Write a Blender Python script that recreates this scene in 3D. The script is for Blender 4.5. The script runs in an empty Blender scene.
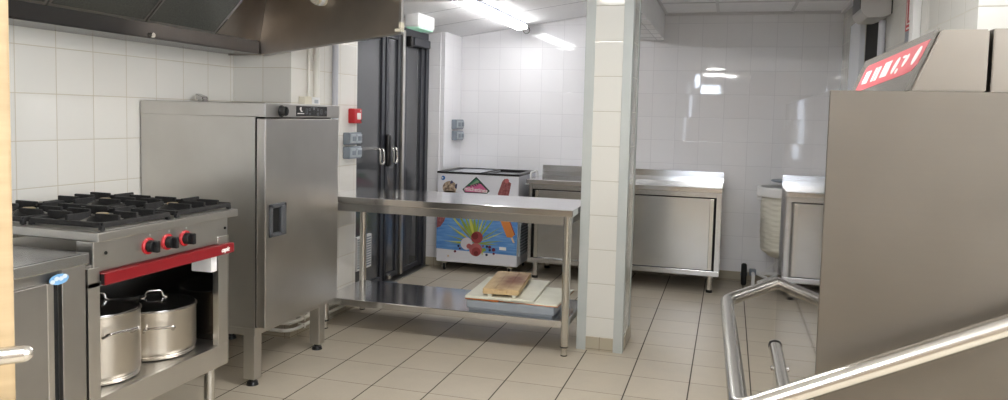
import bpy, bmesh, math, random
from mathutils import Vector as V, Matrix as M
random.seed(7)
C = bpy.context.scene.collection
PI = math.pi
SUN = bpy.context.scene

# ------------------------------------------------------------------ mesh builder
class G:
    """collects shapes in world coordinates and links them as ONE mesh object"""
    def __init__(s):
        s.bm = bmesh.new()
    def _add(s, t, m, smooth=True):
        for f in t.faces:
            f.material_index = m
            f.smooth = smooth
        me = bpy.data.meshes.new('tmp'); t.to_mesh(me); t.free()
        n = len(s.bm.faces)
        s.bm.from_mesh(me); bpy.data.meshes.remove(me)
        s.bm.faces.ensure_lookup_table()
        for i in range(n, len(s.bm.faces)):
            s.bm.faces[i].material_index = m
        return s
    def box(s, x0, x1, y0, y1, z0, z1, m=0, bev=0.0, seg=2, mat=None):
        t = bmesh.new(); bmesh.ops.create_cube(t, size=1)
        for v in t.verts:
            v.co = V(((x0+x1)/2+v.co.x*(x1-x0), (y0+y1)/2+v.co.y*(y1-y0), (z0+z1)/2+v.co.z*(z1-z0)))
        if bev:
            bmesh.ops.bevel(t, geom=t.edges[:], offset=bev, segments=seg, affect='EDGES', profile=0.5)
        if mat is not None: t.transform(mat)
        return s._add(t, m, bev > .009)
    def prism(s, pts, vec, m=0, bev=0.0):
        """polygon extruded along vec"""
        t = bmesh.new(); vec = V(vec)
        a = [t.verts.new(V(p)) for p in pts]; b = [t.verts.new(V(p)+vec) for p in pts]
        t.faces.new(a); t.faces.new(b[::-1])
        for i in range(len(a)):
            j = (i+1) % len(a)
            t.faces.new((a[i], b[i], b[j], a[j]))
        bmesh.ops.recalc_face_normals(t, faces=t.faces[:])
        if bev: bmesh.ops.bevel(t, geom=t.edges[:], offset=bev, segments=2, affect='EDGES')
        return s._add(t, m, False)
    def quad(s, pts, m=0):
        t = bmesh.new(); t.faces.new([t.verts.new(V(p)) for p in pts])
        return s._add(t, m)
    def cyl(s, p0, p1, r, m=0, n=24, r2=None):
        p0, p1 = V(p0), V(p1); d = p1-p0
        t = bmesh.new()
        bmesh.ops.create_cone(t, cap_ends=True, segments=n, radius1=r, radius2=r if r2 is None else r2, depth=d.length)
        t.transform(M.Translation((p0+p1)/2) @ V((0,0,1)).rotation_difference(d).to_matrix().to_4x4())
        return s._add(t, m)
    def tube(s, pts, r, m=0, n=14, bend=0.0, k=7):
        P = [V(p) for p in pts]
        if bend:
            Q = [P[0]]
            for a, b, c in zip(P, P[1:], P[2:]):
                u = (a-b); w = (c-b); q = min(bend, u.length*.45, w.length*.45)
                u = b+u.normalized()*q; w = b+w.normalized()*q
                for i in range(k+1):
                    f = i/k
                    Q.append(u*(1-f)**2+b*2*f*(1-f)+w*f*f)
            P = Q+[P[-1]]
        t = bmesh.new(); rings = []
        nrm = None
        for i, p in enumerate(P):
            d = (P[min(i+1, len(P)-1)]-P[max(i-1, 0)]).normalized()
            if nrm is None:
                nrm = d.orthogonal().normalized()
            else:
                nrm = (nrm-d*nrm.dot(d)).normalized()
            b = d.cross(nrm)
            rings.append([t.verts.new(p+(nrm*math.cos(2*PI*j/n)+b*math.sin(2*PI*j/n))*r) for j in range(n)])
        for A, B in zip(rings, rings[1:]):
            for j in range(n):
                t.faces.new((A[j], A[(j+1) % n], B[(j+1) % n], B[j]))
        t.faces.new(rings[0][::-1]); t.faces.new(rings[-1])
        bmesh.ops.recalc_face_normals(t, faces=t.faces[:])
        return s._add(t, m)
    def lathe(s, prof, c, m=0, n=40, axis=(0,0,1)):
        t = bmesh.new(); rings = []
        for r, z in prof:
            rings.append([t.verts.new((r*math.cos(2*PI*j/n), r*math.sin(2*PI*j/n), z)) for j in range(n)] if r > 1e-6 else [t.verts.new((0,0,z))])
        for A, B in zip(rings, rings[1:]):
            for j in range(n):
                q = [A[j % len(A)], A[(j+1) % len(A)], B[(j+1) % len(B)], B[j % len(B)]]
                q = [v for i, v in enumerate(q) if v not in q[:i]]
                if len(q) > 2:
                    t.faces.new(q)
        bmesh.ops.recalc_face_normals(t, faces=t.faces[:])
        t.transform(M.Translation(V(c)) @ V((0,0,1)).rotation_difference(V(axis)).to_matrix().to_4x4())
        return s._add(t, m)
    def mesh(s, me, mat, m=0):
        t = bmesh.new(); t.from_mesh(me); t.transform(mat)
        return s._add(t, m, False)

def wloc(o):
    p = V(o.location)
    while o.parent:
        o = o.parent; p += V(o.location)
    return p

def obj(name, g, mats, parent=None, angle=35):
    me = bpy.data.meshes.new(name); g.bm.to_mesh(me); g.bm.free()
    co = [v.co for v in me.vertices]
    lo = V([min(c[i] for c in co) for i in range(3)]); hi = V([max(c[i] for c in co) for i in range(3)])
    ctr = (lo+hi)/2
    me.transform(M.Translation(-ctr))
    for x in (mats if isinstance(mats, (list, tuple)) else [mats]): me.materials.append(x)
    flags = [p.use_smooth for p in me.polygons]
    me.set_sharp_from_angle(angle=math.radians(angle))
    me.polygons.foreach_set('use_smooth', flags)
    me.update()
    o = bpy.data.objects.new(name, me); C.objects.link(o)
    if parent is not None:
        o.parent = parent; o.location = ctr-wloc(parent)
    else:
        o.location = ctr
    return o

def tag(o, label, cat, group=None, kind=None):
    o['label'] = label; o['category'] = cat
    if group: o['group'] = group
    if kind: o['kind'] = kind
    return o
def thing(name, label, cat, loc, group=None, kind=None):
    o = bpy.data.objects.new(name, None); C.objects.link(o); o.location = loc
    o.empty_display_size = .1
    return tag(o, label, cat, group, kind)
def struct(name, g, mats, label, cat, parent=None):
    return tag(obj(name, g, mats, parent), label, cat, None, 'structure')
def lab(o, t):
    o['label'] = t; return o
def text_mesh(body, size, align='CENTER', shear=0.0, bold=0.0):
    cu = bpy.data.curves.new('txt', 'FONT'); cu.body = body; cu.size = size
    cu.align_x = align; cu.align_y = 'CENTER'; cu.extrude = .0003; cu.shear = shear; cu.offset = bold; cu.resolution_u = 3
    o = bpy.data.objects.new('txt', cu); C.objects.link(o)
    bpy.context.view_layer.update()
    me = bpy.data.meshes.new_from_object(o.evaluated_get(bpy.context.evaluated_depsgraph_get()))
    bpy.data.objects.remove(o); bpy.data.curves.remove(cu)
    return me
# frames for flat lettering: local x = reading direction, y = up, z = out of the surface
def frame(o, x, y):
    x = V(x).normalized(); y = V(y).normalized(); z = x.cross(y)
    return M.Translation(V(o)) @ M((x, y, z)).transposed().to_4x4()

# ------------------------------------------------------------------ materials
def srgb(r, g, b):
    f = lambda c: (c/255/12.92) if c/255 <= .04045 else ((c/255+.055)/1.055)**2.4
    return (f(r), f(g), f(b), 1)
def pr(name, col, rough=.5, metal=0.0, spec=.5, **kw):
    m = bpy.data.materials.new(name); m.use_nodes = True
    b = m.node_tree.nodes['Principled BSDF']
    b.inputs['Base Color'].default_value = col; b.inputs['Roughness'].default_value = rough
    b.inputs['Metallic'].default_value = metal; b.inputs['Specular IOR Level'].default_value = spec
    for k, v in kw.items(): b.inputs[k.replace('_', ' ')].default_value = v
    return m
class N:
    def __init__(s, m): s.m = m; s.t = m.node_tree; s.b = s.t.nodes['Principled BSDF']
    def n(s, typ, **kw):
        x = s.t.nodes.new(typ)
        for k, v in kw.items(): setattr(x, k, v)
        return x
    def l(s, a, b): s.t.links.new(a, b)
    def math(s, op, a, b=None, c=None):
        x = s.n('ShaderNodeMath', operation=op)
        for i, v in enumerate((a, b, c)):
            if v is None: continue
            if isinstance(v, (int, float)): x.inputs[i].default_value = v
            else: s.l(v, x.inputs[i])
        return x.outputs[0]
    def mix(s, f, a, b):
        x = s.n('ShaderNodeMix', data_type='RGBA')
        for i, v in ((0, f), (6, a), (7, b)):
            if isinstance(v, (int, float, tuple)): x.inputs[i].default_value = v
            else: s.l(v, x.inputs[i])
        return x.outputs[2]

def steel(name, col, rough, axis='Z', streak=.05, bump=0, var=.06, wave=0.0):
    """brushed stainless: grain stretched along one axis of the object"""
    m = pr(name, col, rough, 1.0); k = N(m)
    tc = k.n('ShaderNodeTexCoord'); mp = k.n('ShaderNodeMapping')
    sc = {'X': (1.5, 160, 160), 'Y': (160, 1.5, 160), 'Z': (160, 160, 1.5)}[axis]
    mp.inputs['Scale'].default_value = sc
    k.l(tc.outputs['Object'], mp.inputs[0])
    nz = k.n('ShaderNodeTexNoise'); nz.inputs['Scale'].default_value = 1.0; nz.inputs['Detail'].default_value = 3
    k.l(mp.outputs[0], nz.inputs['Vector'])
    n2 = k.n('ShaderNodeTexNoise'); n2.inputs['Scale'].default_value = 3.2; n2.inputs['Detail'].default_value = 4
    k.l(tc.outputs['Object'], n2.inputs['Vector'])
    r = k.math('MULTIPLY_ADD', nz.outputs[0], streak*rough, rough*(1-streak*.5))
    r = k.math('MULTIPLY_ADD', n2.outputs[0], rough*.12, k.math("SUBTRACT", r, rough*.06))
    k.l(r, k.b.inputs['Roughness'])
    f = k.math('MULTIPLY_ADD', n2.outputs[0], 1.4, -.2)
    c2 = tuple(max(0, c*(1-var*3)) for c in col[:3])+(1,)
    k.l(k.mix(f, c2, col), k.b.inputs['Base Color'])
    if wave:      # sheet metal is never quite flat
        n3 = k.n('ShaderNodeTexNoise'); n3.inputs['Scale'].default_value = 2.6; n3.inputs['Detail'].default_value = 1
        k.l(tc.outputs['Object'], n3.inputs['Vector'])
        bp = k.n('ShaderNodeBump'); bp.inputs['Strength'].default_value = wave; bp.inputs['Distance'].default_value = .006
        k.l(n3.outputs[0], bp.inputs['Height']); k.l(bp.outputs[0], k.b.inputs['Normal'])
    return m

def tiles(name, col, grout, size, u0x, u0y, z0, gw=.0036, rough=.07, wob=.018, cvar=.03, bump=.35):
    """square glazed wall tiles laid in world metres; joints run with the face they are on"""
    m = pr(name, col, rough); k = N(m)
    ge = k.n('ShaderNodeNewGeometry'); sp = k.n('ShaderNodeSeparateXYZ'); sn = k.n('ShaderNodeSeparateXYZ')
    k.l(ge.outputs['Position'], sp.inputs[0]); k.l(ge.outputs['True Normal'], sn.inputs[0])
    isx = k.math('GREATER_THAN', k.math('ABSOLUTE', sn.outputs[0]), .5)
    ux = k.math('DIVIDE', k.math('SUBTRACT', sp.outputs[0], u0x), size)
    uy = k.math('DIVIDE', k.math('SUBTRACT', sp.outputs[1], u0y), size)
    mx = k.n('ShaderNodeMix'); k.l(isx, mx.inputs[0]); k.l(ux, mx.inputs[2]); k.l(uy, mx.inputs[3])
    u = mx.outputs[0]
    v = k.math('DIVIDE', k.math('SUBTRACT', sp.outputs[2], z0), size)
    def edge(q):
        fr = k.math('FRACT', q)
        return k.math('SUBTRACT', .5, k.math('ABSOLUTE', k.math('SUBTRACT', fr, .5)))
    e = k.math('MULTIPLY', k.math('MINIMUM', edge(u), edge(v)), size)      # metres to nearest joint
    g = k.math('LESS_THAN', e, gw/2)
    cb = k.n('ShaderNodeCombineXYZ'); k.l(k.math('FLOOR', u), cb.inputs[0]); k.l(k.math('FLOOR', v), cb.inputs[1]); k.l(isx, cb.inputs[2])
    wn = k.n('ShaderNodeTexWhiteNoise', noise_dimensions='3D'); k.l(cb.outputs[0], wn.inputs['Vector'])
    hs = k.n('ShaderNodeHueSaturation'); hs.inputs['Color'].default_value = col
    k.l(k.math('MULTIPLY_ADD', wn.outputs['Value'], cvar, 1-cvar/2), hs.inputs['Value'])
    k.l(k.mix(g, hs.outputs[0], grout), k.b.inputs['Base Color'])
    k.l(k.math('MULTIPLY_ADD', g, .6, rough), k.b.inputs['Roughness'])
    # each tile is set at a slightly different tilt; pillowed edge
    vm = k.n('ShaderNodeVectorMath', operation='SUBTRACT'); k.l(wn.outputs['Color'], vm.inputs[0]); vm.inputs[1].default_value = (.5, .5, .5)
    vs = k.n('ShaderNodeVectorMath', operation='SCALE'); k.l(vm.outputs[0], vs.inputs[0]); vs.inputs['Scale'].default_value = wob
    bp = k.n('ShaderNodeBump'); bp.inputs['Strength'].default_value = bump; bp.inputs['Distance'].default_value = .002
    k.l(k.math('MINIMUM', k.math('DIVIDE', e, gw*1.6), 1.0), bp.inputs['Height'])
    va = k.n('ShaderNodeVectorMath', operation='ADD'); k.l(bp.outputs[0], va.inputs[0]); k.l(vs.outputs[0], va.inputs[1])
    nn = k.n('ShaderNodeVectorMath', operation='NORMALIZE'); k.l(va.outputs[0], nn.inputs[0])
    k.l(nn.outputs[0], k.b.inputs['Normal'])
    return m

def floor_mat():
    m = pr('floor_tile', srgb(196, 183, 164), .42); k = N(m)
    S = .31224; X0 = -1.71216; Y0 = 4.09389
    ge = k.n('ShaderNodeNewGeometry'); sp = k.n('ShaderNodeSeparateXYZ'); k.l(ge.outputs['Position'], sp.inputs[0])
    u = k.math('DIVIDE', k.math('SUBTRACT', sp.outputs[0], X0), S); v = k.math('DIVIDE', k.math('SUBTRACT', sp.outputs[1], Y0), S)
    def edge(q):
        return k.math('MULTIPLY', k.math('SUBTRACT', .5, k.math('ABSOLUTE', k.math('SUBTRACT', k.math('FRACT', q), .5))), S)
    gu = k.math('LESS_THAN', edge(u), .0034); gv = k.math('LESS_THAN', edge(v), .0020)
    cb = k.n('ShaderNodeCombineXYZ'); k.l(k.math('FLOOR', u), cb.inputs[0]); k.l(k.math('FLOOR', v), cb.inputs[1])
    wn = k.n('ShaderNodeTexWhiteNoise', noise_dimensions='2D'); k.l(cb.outputs[0], wn.inputs['Vector'])
    nz = k.n('ShaderNodeTexNoise'); nz.inputs['Scale'].default_value = 9; nz.inputs['Detail'].default_value = 6; k.l(ge.outputs['Position'], nz.inputs['Vector'])
    n2 = k.n('ShaderNodeTexNoise'); n2.inputs['Scale'].default_value = 90; n2.inputs['Detail'].default_value = 2; k.l(ge.outputs['Position'], n2.inputs['Vector'])
    hs = k.n('ShaderNodeHueSaturation'); hs.inputs['Color'].default_value = srgb(180, 171, 155)
    val = k.math('MULTIPLY_ADD', wn.outputs['Value'], .07, k.math('MULTIPLY_ADD', nz.outputs[0], .22, k.math('MULTIPLY_ADD', n2.outputs[0], .12, .80)))
    k.l(val, hs.inputs['Value'])
    c = k.mix(gv, hs.outputs[0], srgb(112, 98, 82))
    c = k.mix(gu, c, srgb(70, 62, 54))
    k.l(c, k.b.inputs['Base Color'])
    gm = k.math('MAXIMUM', gu, gv)
    k.l(k.math('MULTIPLY_ADD', gm, .4, k.math('MULTIPLY_ADD', nz.outputs[0], .15, .30)), k.b.inputs['Roughness'])
    bp = k.n('ShaderNodeBump'); bp.inputs['Strength'].default_value = .3; bp.inputs['Distance'].default_value = .001
    k.l(k.math('SUBTRACT', k.math('MULTIPLY', n2.outputs[0], .3), gm), bp.inputs['Height']); k.l(bp.outputs[0], k.b.inputs['Normal'])
    return m

def noisy(name, c1, c2, scale, rough=.6, stretch=(1, 1, 1), detail=5, bump=0.0, metal=0.0):
    m = pr(name, c1, rough, metal); k = N(m)
    tc = k.n('ShaderNodeTexCoord'); mp = k.n('ShaderNodeMapping'); mp.inputs['Scale'].default_value = stretch
    k.l(tc.outputs['Object'], mp.inputs[0])
    nz = k.n('ShaderNodeTexNoise'); nz.inputs['Scale'].default_value = scale; nz.inputs['Detail'].default_value = detail
    k.l(mp.outputs[0], nz.inputs['Vector'])
    f = k.math('MULTIPLY_ADD', nz.outputs[0], 2.4, -.7); 
    x = k.n('ShaderNodeClamp'); k.l(f, x.inputs[0])
    k.l(k.mix(x.outputs[0], c1, c2), k.b.inputs['Base Color'])
    if bump:
        bp = k.n('ShaderNodeBump'); bp.inputs['Strength'].default_value = bump; bp.inputs['Distance'].default_value = .003
        k.l(nz.outputs[0], bp.inputs['Height']); k.l(bp.outputs[0], k.b.inputs['Normal'])
    return m
def emit(name, col, s):
    m = bpy.data.materials.new(name); m.use_nodes = True; t = m.node_tree; t.nodes.clear()
    e = t.nodes.new('ShaderNodeEmission'); e.inputs[0].default_value = col; e.inputs[1].default_value = s
    o = t.nodes.new('ShaderNodeOutputMaterial'); t.links.new(e.outputs[0], o.inputs[0]); return m

WT = .20949
MT_L = tiles('wall_tile_warm', srgb(228, 226, 220), srgb(196, 188, 170), WT, -2.95, 2.5256, 1.6597)
MT_B = tiles('wall_tile_white', srgb(238, 238, 241), srgb(214, 214, 218), WT*.985, -.267, 6.9, 1.635, gw=.003, rough=.035)
MT_P = tiles('wall_tile_pillar', srgb(212, 212, 207), srgb(172, 168, 156), WT*.986, -.80, 4.466, 1.855)
M_FLOOR = floor_mat()
M_SKIRT = tiles('skirting_tile', srgb(168, 160, 142), srgb(124, 114, 98), .31224, -.70+.0, 4.09, -.3, gw=.003, rough=.35, bump=.1)
M_CEIL = noisy('ceiling_board', srgb(242, 242, 243), srgb(236, 236, 238), 30, .8)
M_PLASTER = noisy('painted_plaster', srgb(214, 206, 192), srgb(204, 196, 182), 6, .7)
M_REARWALL = noisy('brown_rear_wall', srgb(120, 104, 84), srgb(108, 92, 74), 3, .6)
M_JOINT = pr('ceiling_joint', srgb(168, 168, 172), .6)
M_TBAR = pr('ceiling_bar_white', srgb(214, 214, 216), .5)
M_ST = steel('stainless_front', (.66, .645, .62, 1), .32, 'Y')
M_STV = steel('stainless_upright', (.66, .645, .62, 1), .32, 'Z')
M_STX = steel('stainless_long', (.62, .63, .645, 1), .20, 'X')
M_STOP = steel('stainless_worktop', (.74, .74, .75, 1), .15, 'X', streak=.15, var=.02)
M_STDULL = steel('stainless_dull', (.45, .435, .41, 1), .42, 'Z', var=.08)
M_MIRROR = steel('stainless_mirror', (.56, .55, .54, 1), .035, 'Z', wave=0.0, streak=.3, bump=.0, var=.02)
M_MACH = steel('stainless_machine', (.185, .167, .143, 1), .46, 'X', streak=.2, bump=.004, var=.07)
M_CONS = steel('stainless_console', (.34, .318, .287, 1), .36, 'Z', streak=.2, bump=0, var=.06)
M_HOOD = steel('stainless_hood', (.13, .125, .125, 1), .22, 'X', var=.14, bump=0)  # base darkened to carry the dark reflection seen in the gutter
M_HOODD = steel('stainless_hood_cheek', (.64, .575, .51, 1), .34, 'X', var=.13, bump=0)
M_TUBE = pr('stainless_tube', (.64, .625, .59, 1), .25, 1.0)
M_POT = steel('stainless_pot', (.56, .52, .46, 1), .32, 'X', streak=.05, bump=0, var=.03)
M_LID = steel('stainless_lid', (.36, .35, .34, 1), .25, 'X', streak=.05, bump=0)
M_RAIL = pr('polished_rail', (.80, .78, .72, 1), .22, 1.0)
M_CHROME = pr('chrome', (.50, .49, .48, 1), .14, 1.0)
M_FILTER = noisy('filter_mesh', (.24, .25, .23, 1), (.09, .09, .085, 1), 260, .45, metal=.8, bump=.5)
M_IRON = noisy('cast_iron', srgb(44, 43, 43), srgb(26, 26, 27), 60, .55, bump=.2)
M_BLACK = pr('black_plastic', srgb(24, 24, 26), .35)
M_BLACKM = pr('black_rubber', srgb(20, 20, 21), .7)
M_DARK = pr('painted_recess_shade', srgb(14, 14, 14), .8)  # near-black colour standing in for shade in gaps, holes and openings
M_RED = pr('red_enamel', srgb(128, 20, 28), .30)
M_REDB = pr('red_plastic', srgb(188, 34, 42), .4)
M_DIMP = pr('dim_grey_print', srgb(120, 124, 130), .5)
M_REDST = noisy('red_sticker', srgb(222, 104, 112), srgb(214, 96, 106), 12, .35)
M_WHITE = pr('white_plastic', srgb(232, 232, 232), .4)
M_WHITEP = pr('white_print', srgb(240, 238, 236), .5)
M_CREAM = pr('cream_plastic', srgb(226, 220, 202), .45)
M_CREAMP = pr('cream_paint_pipe', srgb(230, 228, 221), .4)
M_GREYP = pr('grey_plastic', srgb(172, 180, 188), .4)
M_GREYD = pr('grey_plastic_dark', srgb(128, 137, 147), .4)
M_GREYPIPE = pr('grey_pipe', srgb(196, 198, 206), .4)
M_GUARD = noisy('grey_corner_guard', srgb(180, 185, 184), srgb(173, 179, 178), 5, .42)
M_WOOD = noisy('pale_door_wood', srgb(158, 138, 106), srgb(146, 126, 94), 7, .45, (1.2, 1.2, 14))
M_DOORF = pr('dark_grey_paint', srgb(48, 50, 57), .38)
M_DOORB = pr('black_seal', srgb(18, 18, 22), .5)
M_GLASS = pr('tinted_glass', srgb(70, 72, 75), .06, 0, .8)
M_BOARD = noisy('white_board', srgb(226, 226, 212), srgb(214, 214, 198), 10, .5)
M_BOARDG = noisy('grey_tub', srgb(150, 158, 166), srgb(138, 146, 156), 8, .5)
M_ORANGE = pr('orange_edge', srgb(206, 122, 58), .5)
M_BURN = emit
M_TUBEON = emit('lamp_diffuser', (1.0, .985, .98, 1), 13.5)
M_FILLON = emit('fill_panel_warm', (1.0, .975, .94, 1), 21.0)  # glow of the fill panels added by the side window
M_TUBEON3 = emit('lamp_diffuser_dim', (1.0, .97, .93, 1), 13.0)
M_TUBEON4 = emit('lamp_diffuser_bright', (1.0, .98, .96, 1), 32.0)
M_SKYPANE = emit('daylight_pane', (.76, .86, 1.0, 1), 16.0)
M_SKYPANE1 = emit('daylight_pane_narrow', (.76, .86, 1.0, 1), 7.0)
M_SKYPANE3 = emit('daylight_pane_wide', (.88, .94, 1.0, 1), 8.0)
M_GREENL = pr('green_diffuser', srgb(196, 224, 212), .3, Emission_Color=srgb(150, 230, 190), Emission_Strength=.15)
def wood_board():
    m = pr('stained_wood', srgb(196, 170, 128), .6); k = N(m)
    tc = k.n('ShaderNodeTexCoord'); mp = k.n('ShaderNodeMapping'); mp.inputs['Scale'].default_value = (18, 2.5, 18)
    k.l(tc.outputs['Object'], mp.inputs[0])
    nz = k.n('ShaderNodeTexNoise'); nz.inputs['Scale'].default_value = 2.2; nz.inputs['Detail'].default_value = 6; k.l(mp.outputs[0], nz.inputs['Vector'])
    base = k.mix(nz.outputs[0], srgb(214, 192, 150), srgb(190, 160, 116))
    # a brown scorch stain with its own outline, off-centre on the top
    sp = k.n('ShaderNodeSeparateXYZ'); k.l(tc.outputs['Object'], sp.inputs[0])
    dx = k.math('DIVIDE', k.math('SUBTRACT', sp.outputs[0], .035), .115); dy = k.math('DIVIDE', k.math('SUBTRACT', sp.outputs[1], .03), .27)
    d = k.math('SQRT', k.math('ADD', k.math('MULTIPLY', dx, dx), k.math('MULTIPLY', dy, dy)))
    n3 = k.n('ShaderNodeTexNoise'); n3.inputs['Scale'].default_value = 14; k.l(tc.outputs['Object'], n3.inputs['Vector'])
    q = k.math('SUBTRACT', k.math('MULTIPLY_ADD', n3.outputs[0], .9, .75), d)
    x = k.n('ShaderNodeClamp'); k.l(q, x.inputs[0])
    top = k.math('MULTIPLY', x.outputs[0], k.math('GREATER_THAN', sp.outputs[2], .008))
    k.l(k.mix(top, base, srgb(122, 74, 48)), k.b.inputs['Base Color'])
    return m
M_WBOARD = wood_board()
def bag_mat():
    m = pr('cream_bag_film', srgb(214, 211, 198), .42); k = N(m)
    tc = k.n('ShaderNodeTexCoord'); mp = k.n('ShaderNodeMapping'); mp.inputs['Scale'].default_value = (1.2, 1.2, 9)
    k.l(tc.outputs['Object'], mp.inputs[0])
    nz = k.n('ShaderNodeTexNoise'); nz.inputs['Scale'].default_value = 4; nz.inputs['Detail'].default_value = 4; k.l(mp.outputs[0], nz.inputs['Vector'])
    bp = k.n('ShaderNodeBump'); bp.inputs['Strength'].default_value = .5; bp.inputs['Distance'].default_value = .015
    k.l(nz.outputs[0], bp.inputs['Height']); k.l(bp.outputs[0], k.b.inputs['Normal'])
    return m
M_BAG = bag_mat()

# ------------------------------------------------------------------ the room
XW, YB = -2.95, 6.92
g = G().quad([(-3.2, -1.8, 0), (2.9, -1.8, 0), (2.9, 7.1, 0), (-3.2, 7.1, 0)])
struct('floor', g, M_FLOOR, 'beige square floor tiles with dark joints across the kitchen', 'floor')
struct('wall_left', G().box(XW-.12, XW, -1.6, 4.02, 0, 2.6), MT_L, 'white tiled wall behind the gas range and tall cabinet', 'wall')
struct('wall_left', G().box(XW-.12, -2.545, 4.02, 4.865, 0, 2.6), MT_L, 'white tiled pier carrying the fire alarm beside the dark glass door', 'wall')
g = G().box(XW-.12, -2.505, 6.47, YB+.1, 0, 2.6); g.box(XW-.12, -2.545-.0, 6.46, 6.56, 0, 2.6)
struct('wall_left', g, MT_B, 'white tiled pier between the dark glass door and the back wall', 'wall')
g = G().box(-2.505, .995, YB, YB+.12, 0, 2.6)
struct('wall_back', g, MT_B, 'glossy white tiled wall behind the freezer and the counter', 'wall')
XR = .873
g = G().box(XR, XR+.12, 5.80, YB, 0, 2.6); g.box(XR, XR+.12, 3.26, 5.24, 0, 2.6); g.box(XR, XR+.12, 5.24, 5.80, 2.12, 2.6)
g.box(XR+.12, 2.7, 3.26, 3.38, 0, 2.6)
struct('wall_right', g, MT_P, 'white tiled wall to the right, with the dark doorway behind the dishwasher', 'wall')
g = G().box(2.6, 2.72, -1.6, -1.0, 0, 2.6).box(2.6, 2.72, 1.3, 3.26, 0, 2.6).box(2.6, 2.72, -1.0, 1.3, 0, 1.0).box(2.6, 2.72, -1.0, 1.3, 2.2, 2.6)
struct('wall_right', g, M_PLASTER, 'pale plaster side wall out beyond the dishwasher', 'wall')
# rear wall behind the camera, with a high window and a narrow one
g = G(); wx = [(-3.07, -1.10), (-.86, -.80), (-.16, 2.72)]
for a, b in wx: g.box(a, b, -1.72, -1.6, 0, 2.6)
g.box(-1.10, -.86, -1.72, -1.6, 0, .8); g.box(-1.10, -.86, -1.72, -1.6, 2.1, 2.6)
g.box(-.80, -.16, -1.72, -1.6, 0, 1.95); g.box(-.80, -.16, -1.72, -1.6, 2.25, 2.6)
struct('wall_rear', g, M_REARWALL, 'brown wall opposite the kitchen back wall', 'wall')
for nm, a, b, z0, z1, lb in (('window_1', -1.10, -.86, .8, 2.1, 'narrow daylight window in the rear wall'), ('window_2', -.80, -.16, 1.95, 2.25, 'wide high daylight window in the rear wall')):
    w = G().box(a, b, -1.70, -1.69, z0, z1)
    w0 = struct(nm, w, M_SKYPANE if nm == 'window_2' else M_SKYPANE1, lb, 'window')
    f = G(); t = .03
    f.box(a, b, -1.69, -1.62, z0, z0+t); f.box(a, b, -1.69, -1.62, z1-t, z1); f.box(a, a+t, -1.69, -1.62, z0+t, z1-t); f.box(b-t, b, -1.69, -1.62, z0+t, z1-t)
    obj('window_frame', f, M_WHITE, w0)
w0 = struct('window_3', G().box(2.69, 2.70, -1.0, 1.3, 1.0, 2.2), M_SKYPANE3, 'wide daylight window in the side wall beyond the dishwasher', 'window')
f = G(); t = .04
f.box(2.61, 2.69, -1.0, 1.3, 1.0, 1.04); f.box(2.61, 2.69, -1.0, 1.3, 2.16, 2.2); f.box(2.61, 2.69, -1.0, -.96, 1.04, 2.16); f.box(2.61, 2.69, 1.26, 1.3, 1.04, 2.16); f.box(2.61, 2.69, .13, .17, 1.04, 2.16)
obj('window_frame', f, M_WHITE, w0)
# ceilings
def zc(x): return 2.15+.147*(x+2.5)
g = G(); xa, xb = -3.07, -.60
g.prism([(xa, -1.7, zc(xa)), (xb, -1.7, zc(xb)), (xb, -1.7, zc(xb)+.1), (xa, -1.7, zc(xa)+.1)], (0, YB+1.7, 0))
c0 = struct('ceiling', g, M_CEIL, 'white board ceiling sloping up from the glass door side', 'ceiling')
jy = []
y = 6.92-.04
g = G()
for y in (6.86, 6.115, 5.50, 4.89, 4.28, 3.67, 3.06, 2.45, 1.84, 1.23, .62):
    g.prism([(xa, y-.003, zc(xa)-.0015), (xb, y-.003, zc(xb)-.0015), (xb, y-.003, zc(xb)+.002), (xa, y-.003, zc(xa)+.002)], (0, .006, 0))
obj('board_joints', g, M_JOINT, c0)
g = G().box(-.595, 2.72, -1.7, YB, 2.345, 2.445)
c1 = struct('ceiling', g, M_CEIL, 'flat white suspended ceiling over the right half of the kitchen', 'ceiling')
g = G()
for x in (-.595+.012, -.14, .46, 1.06): g.box(x-.012, x+.012, 4.86, YB, 2.338, 2.346)
g.box(-.595, XR, YB-.035, YB, 2.322, 2.345); g.box(XR-.03, XR, 5.0, YB-.035, 2.322, 2.345)
for y in (5.7, 6.3, 5.1): g.box(-.595, XR, y-.012, y+.012, 2.338, 2.346)
obj('grid_bars', g, M_TBAR, c1)
g = G().box(-.90, -.595, 4.855, YB, 2.112, 2.5)
c2 = struct('ceiling', g, [M_CEIL], 'boxed-in white ceiling drop running from the pillar to the back wall', 'ceiling')
g = G()
for y in (5.2, 5.5, 5.8, 6.1, 6.4, 6.7): g.box(-.898, -.597, y-.003, y+.003, 2.109, 2.113)
g.box(-.662, -.656, 4.86, YB-.002, 2.109, 2.113)
obj('board_joints', g, pr('pale_joint', srgb(204, 204, 206), .6), c2)
g = G().box(-3.0, 2.6, 4.47, 4.855, 2.165, 2.6)
struct('ceiling', g, M_CEIL, 'white ceiling beam crossing the room over the pillar', 'ceiling')
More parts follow.
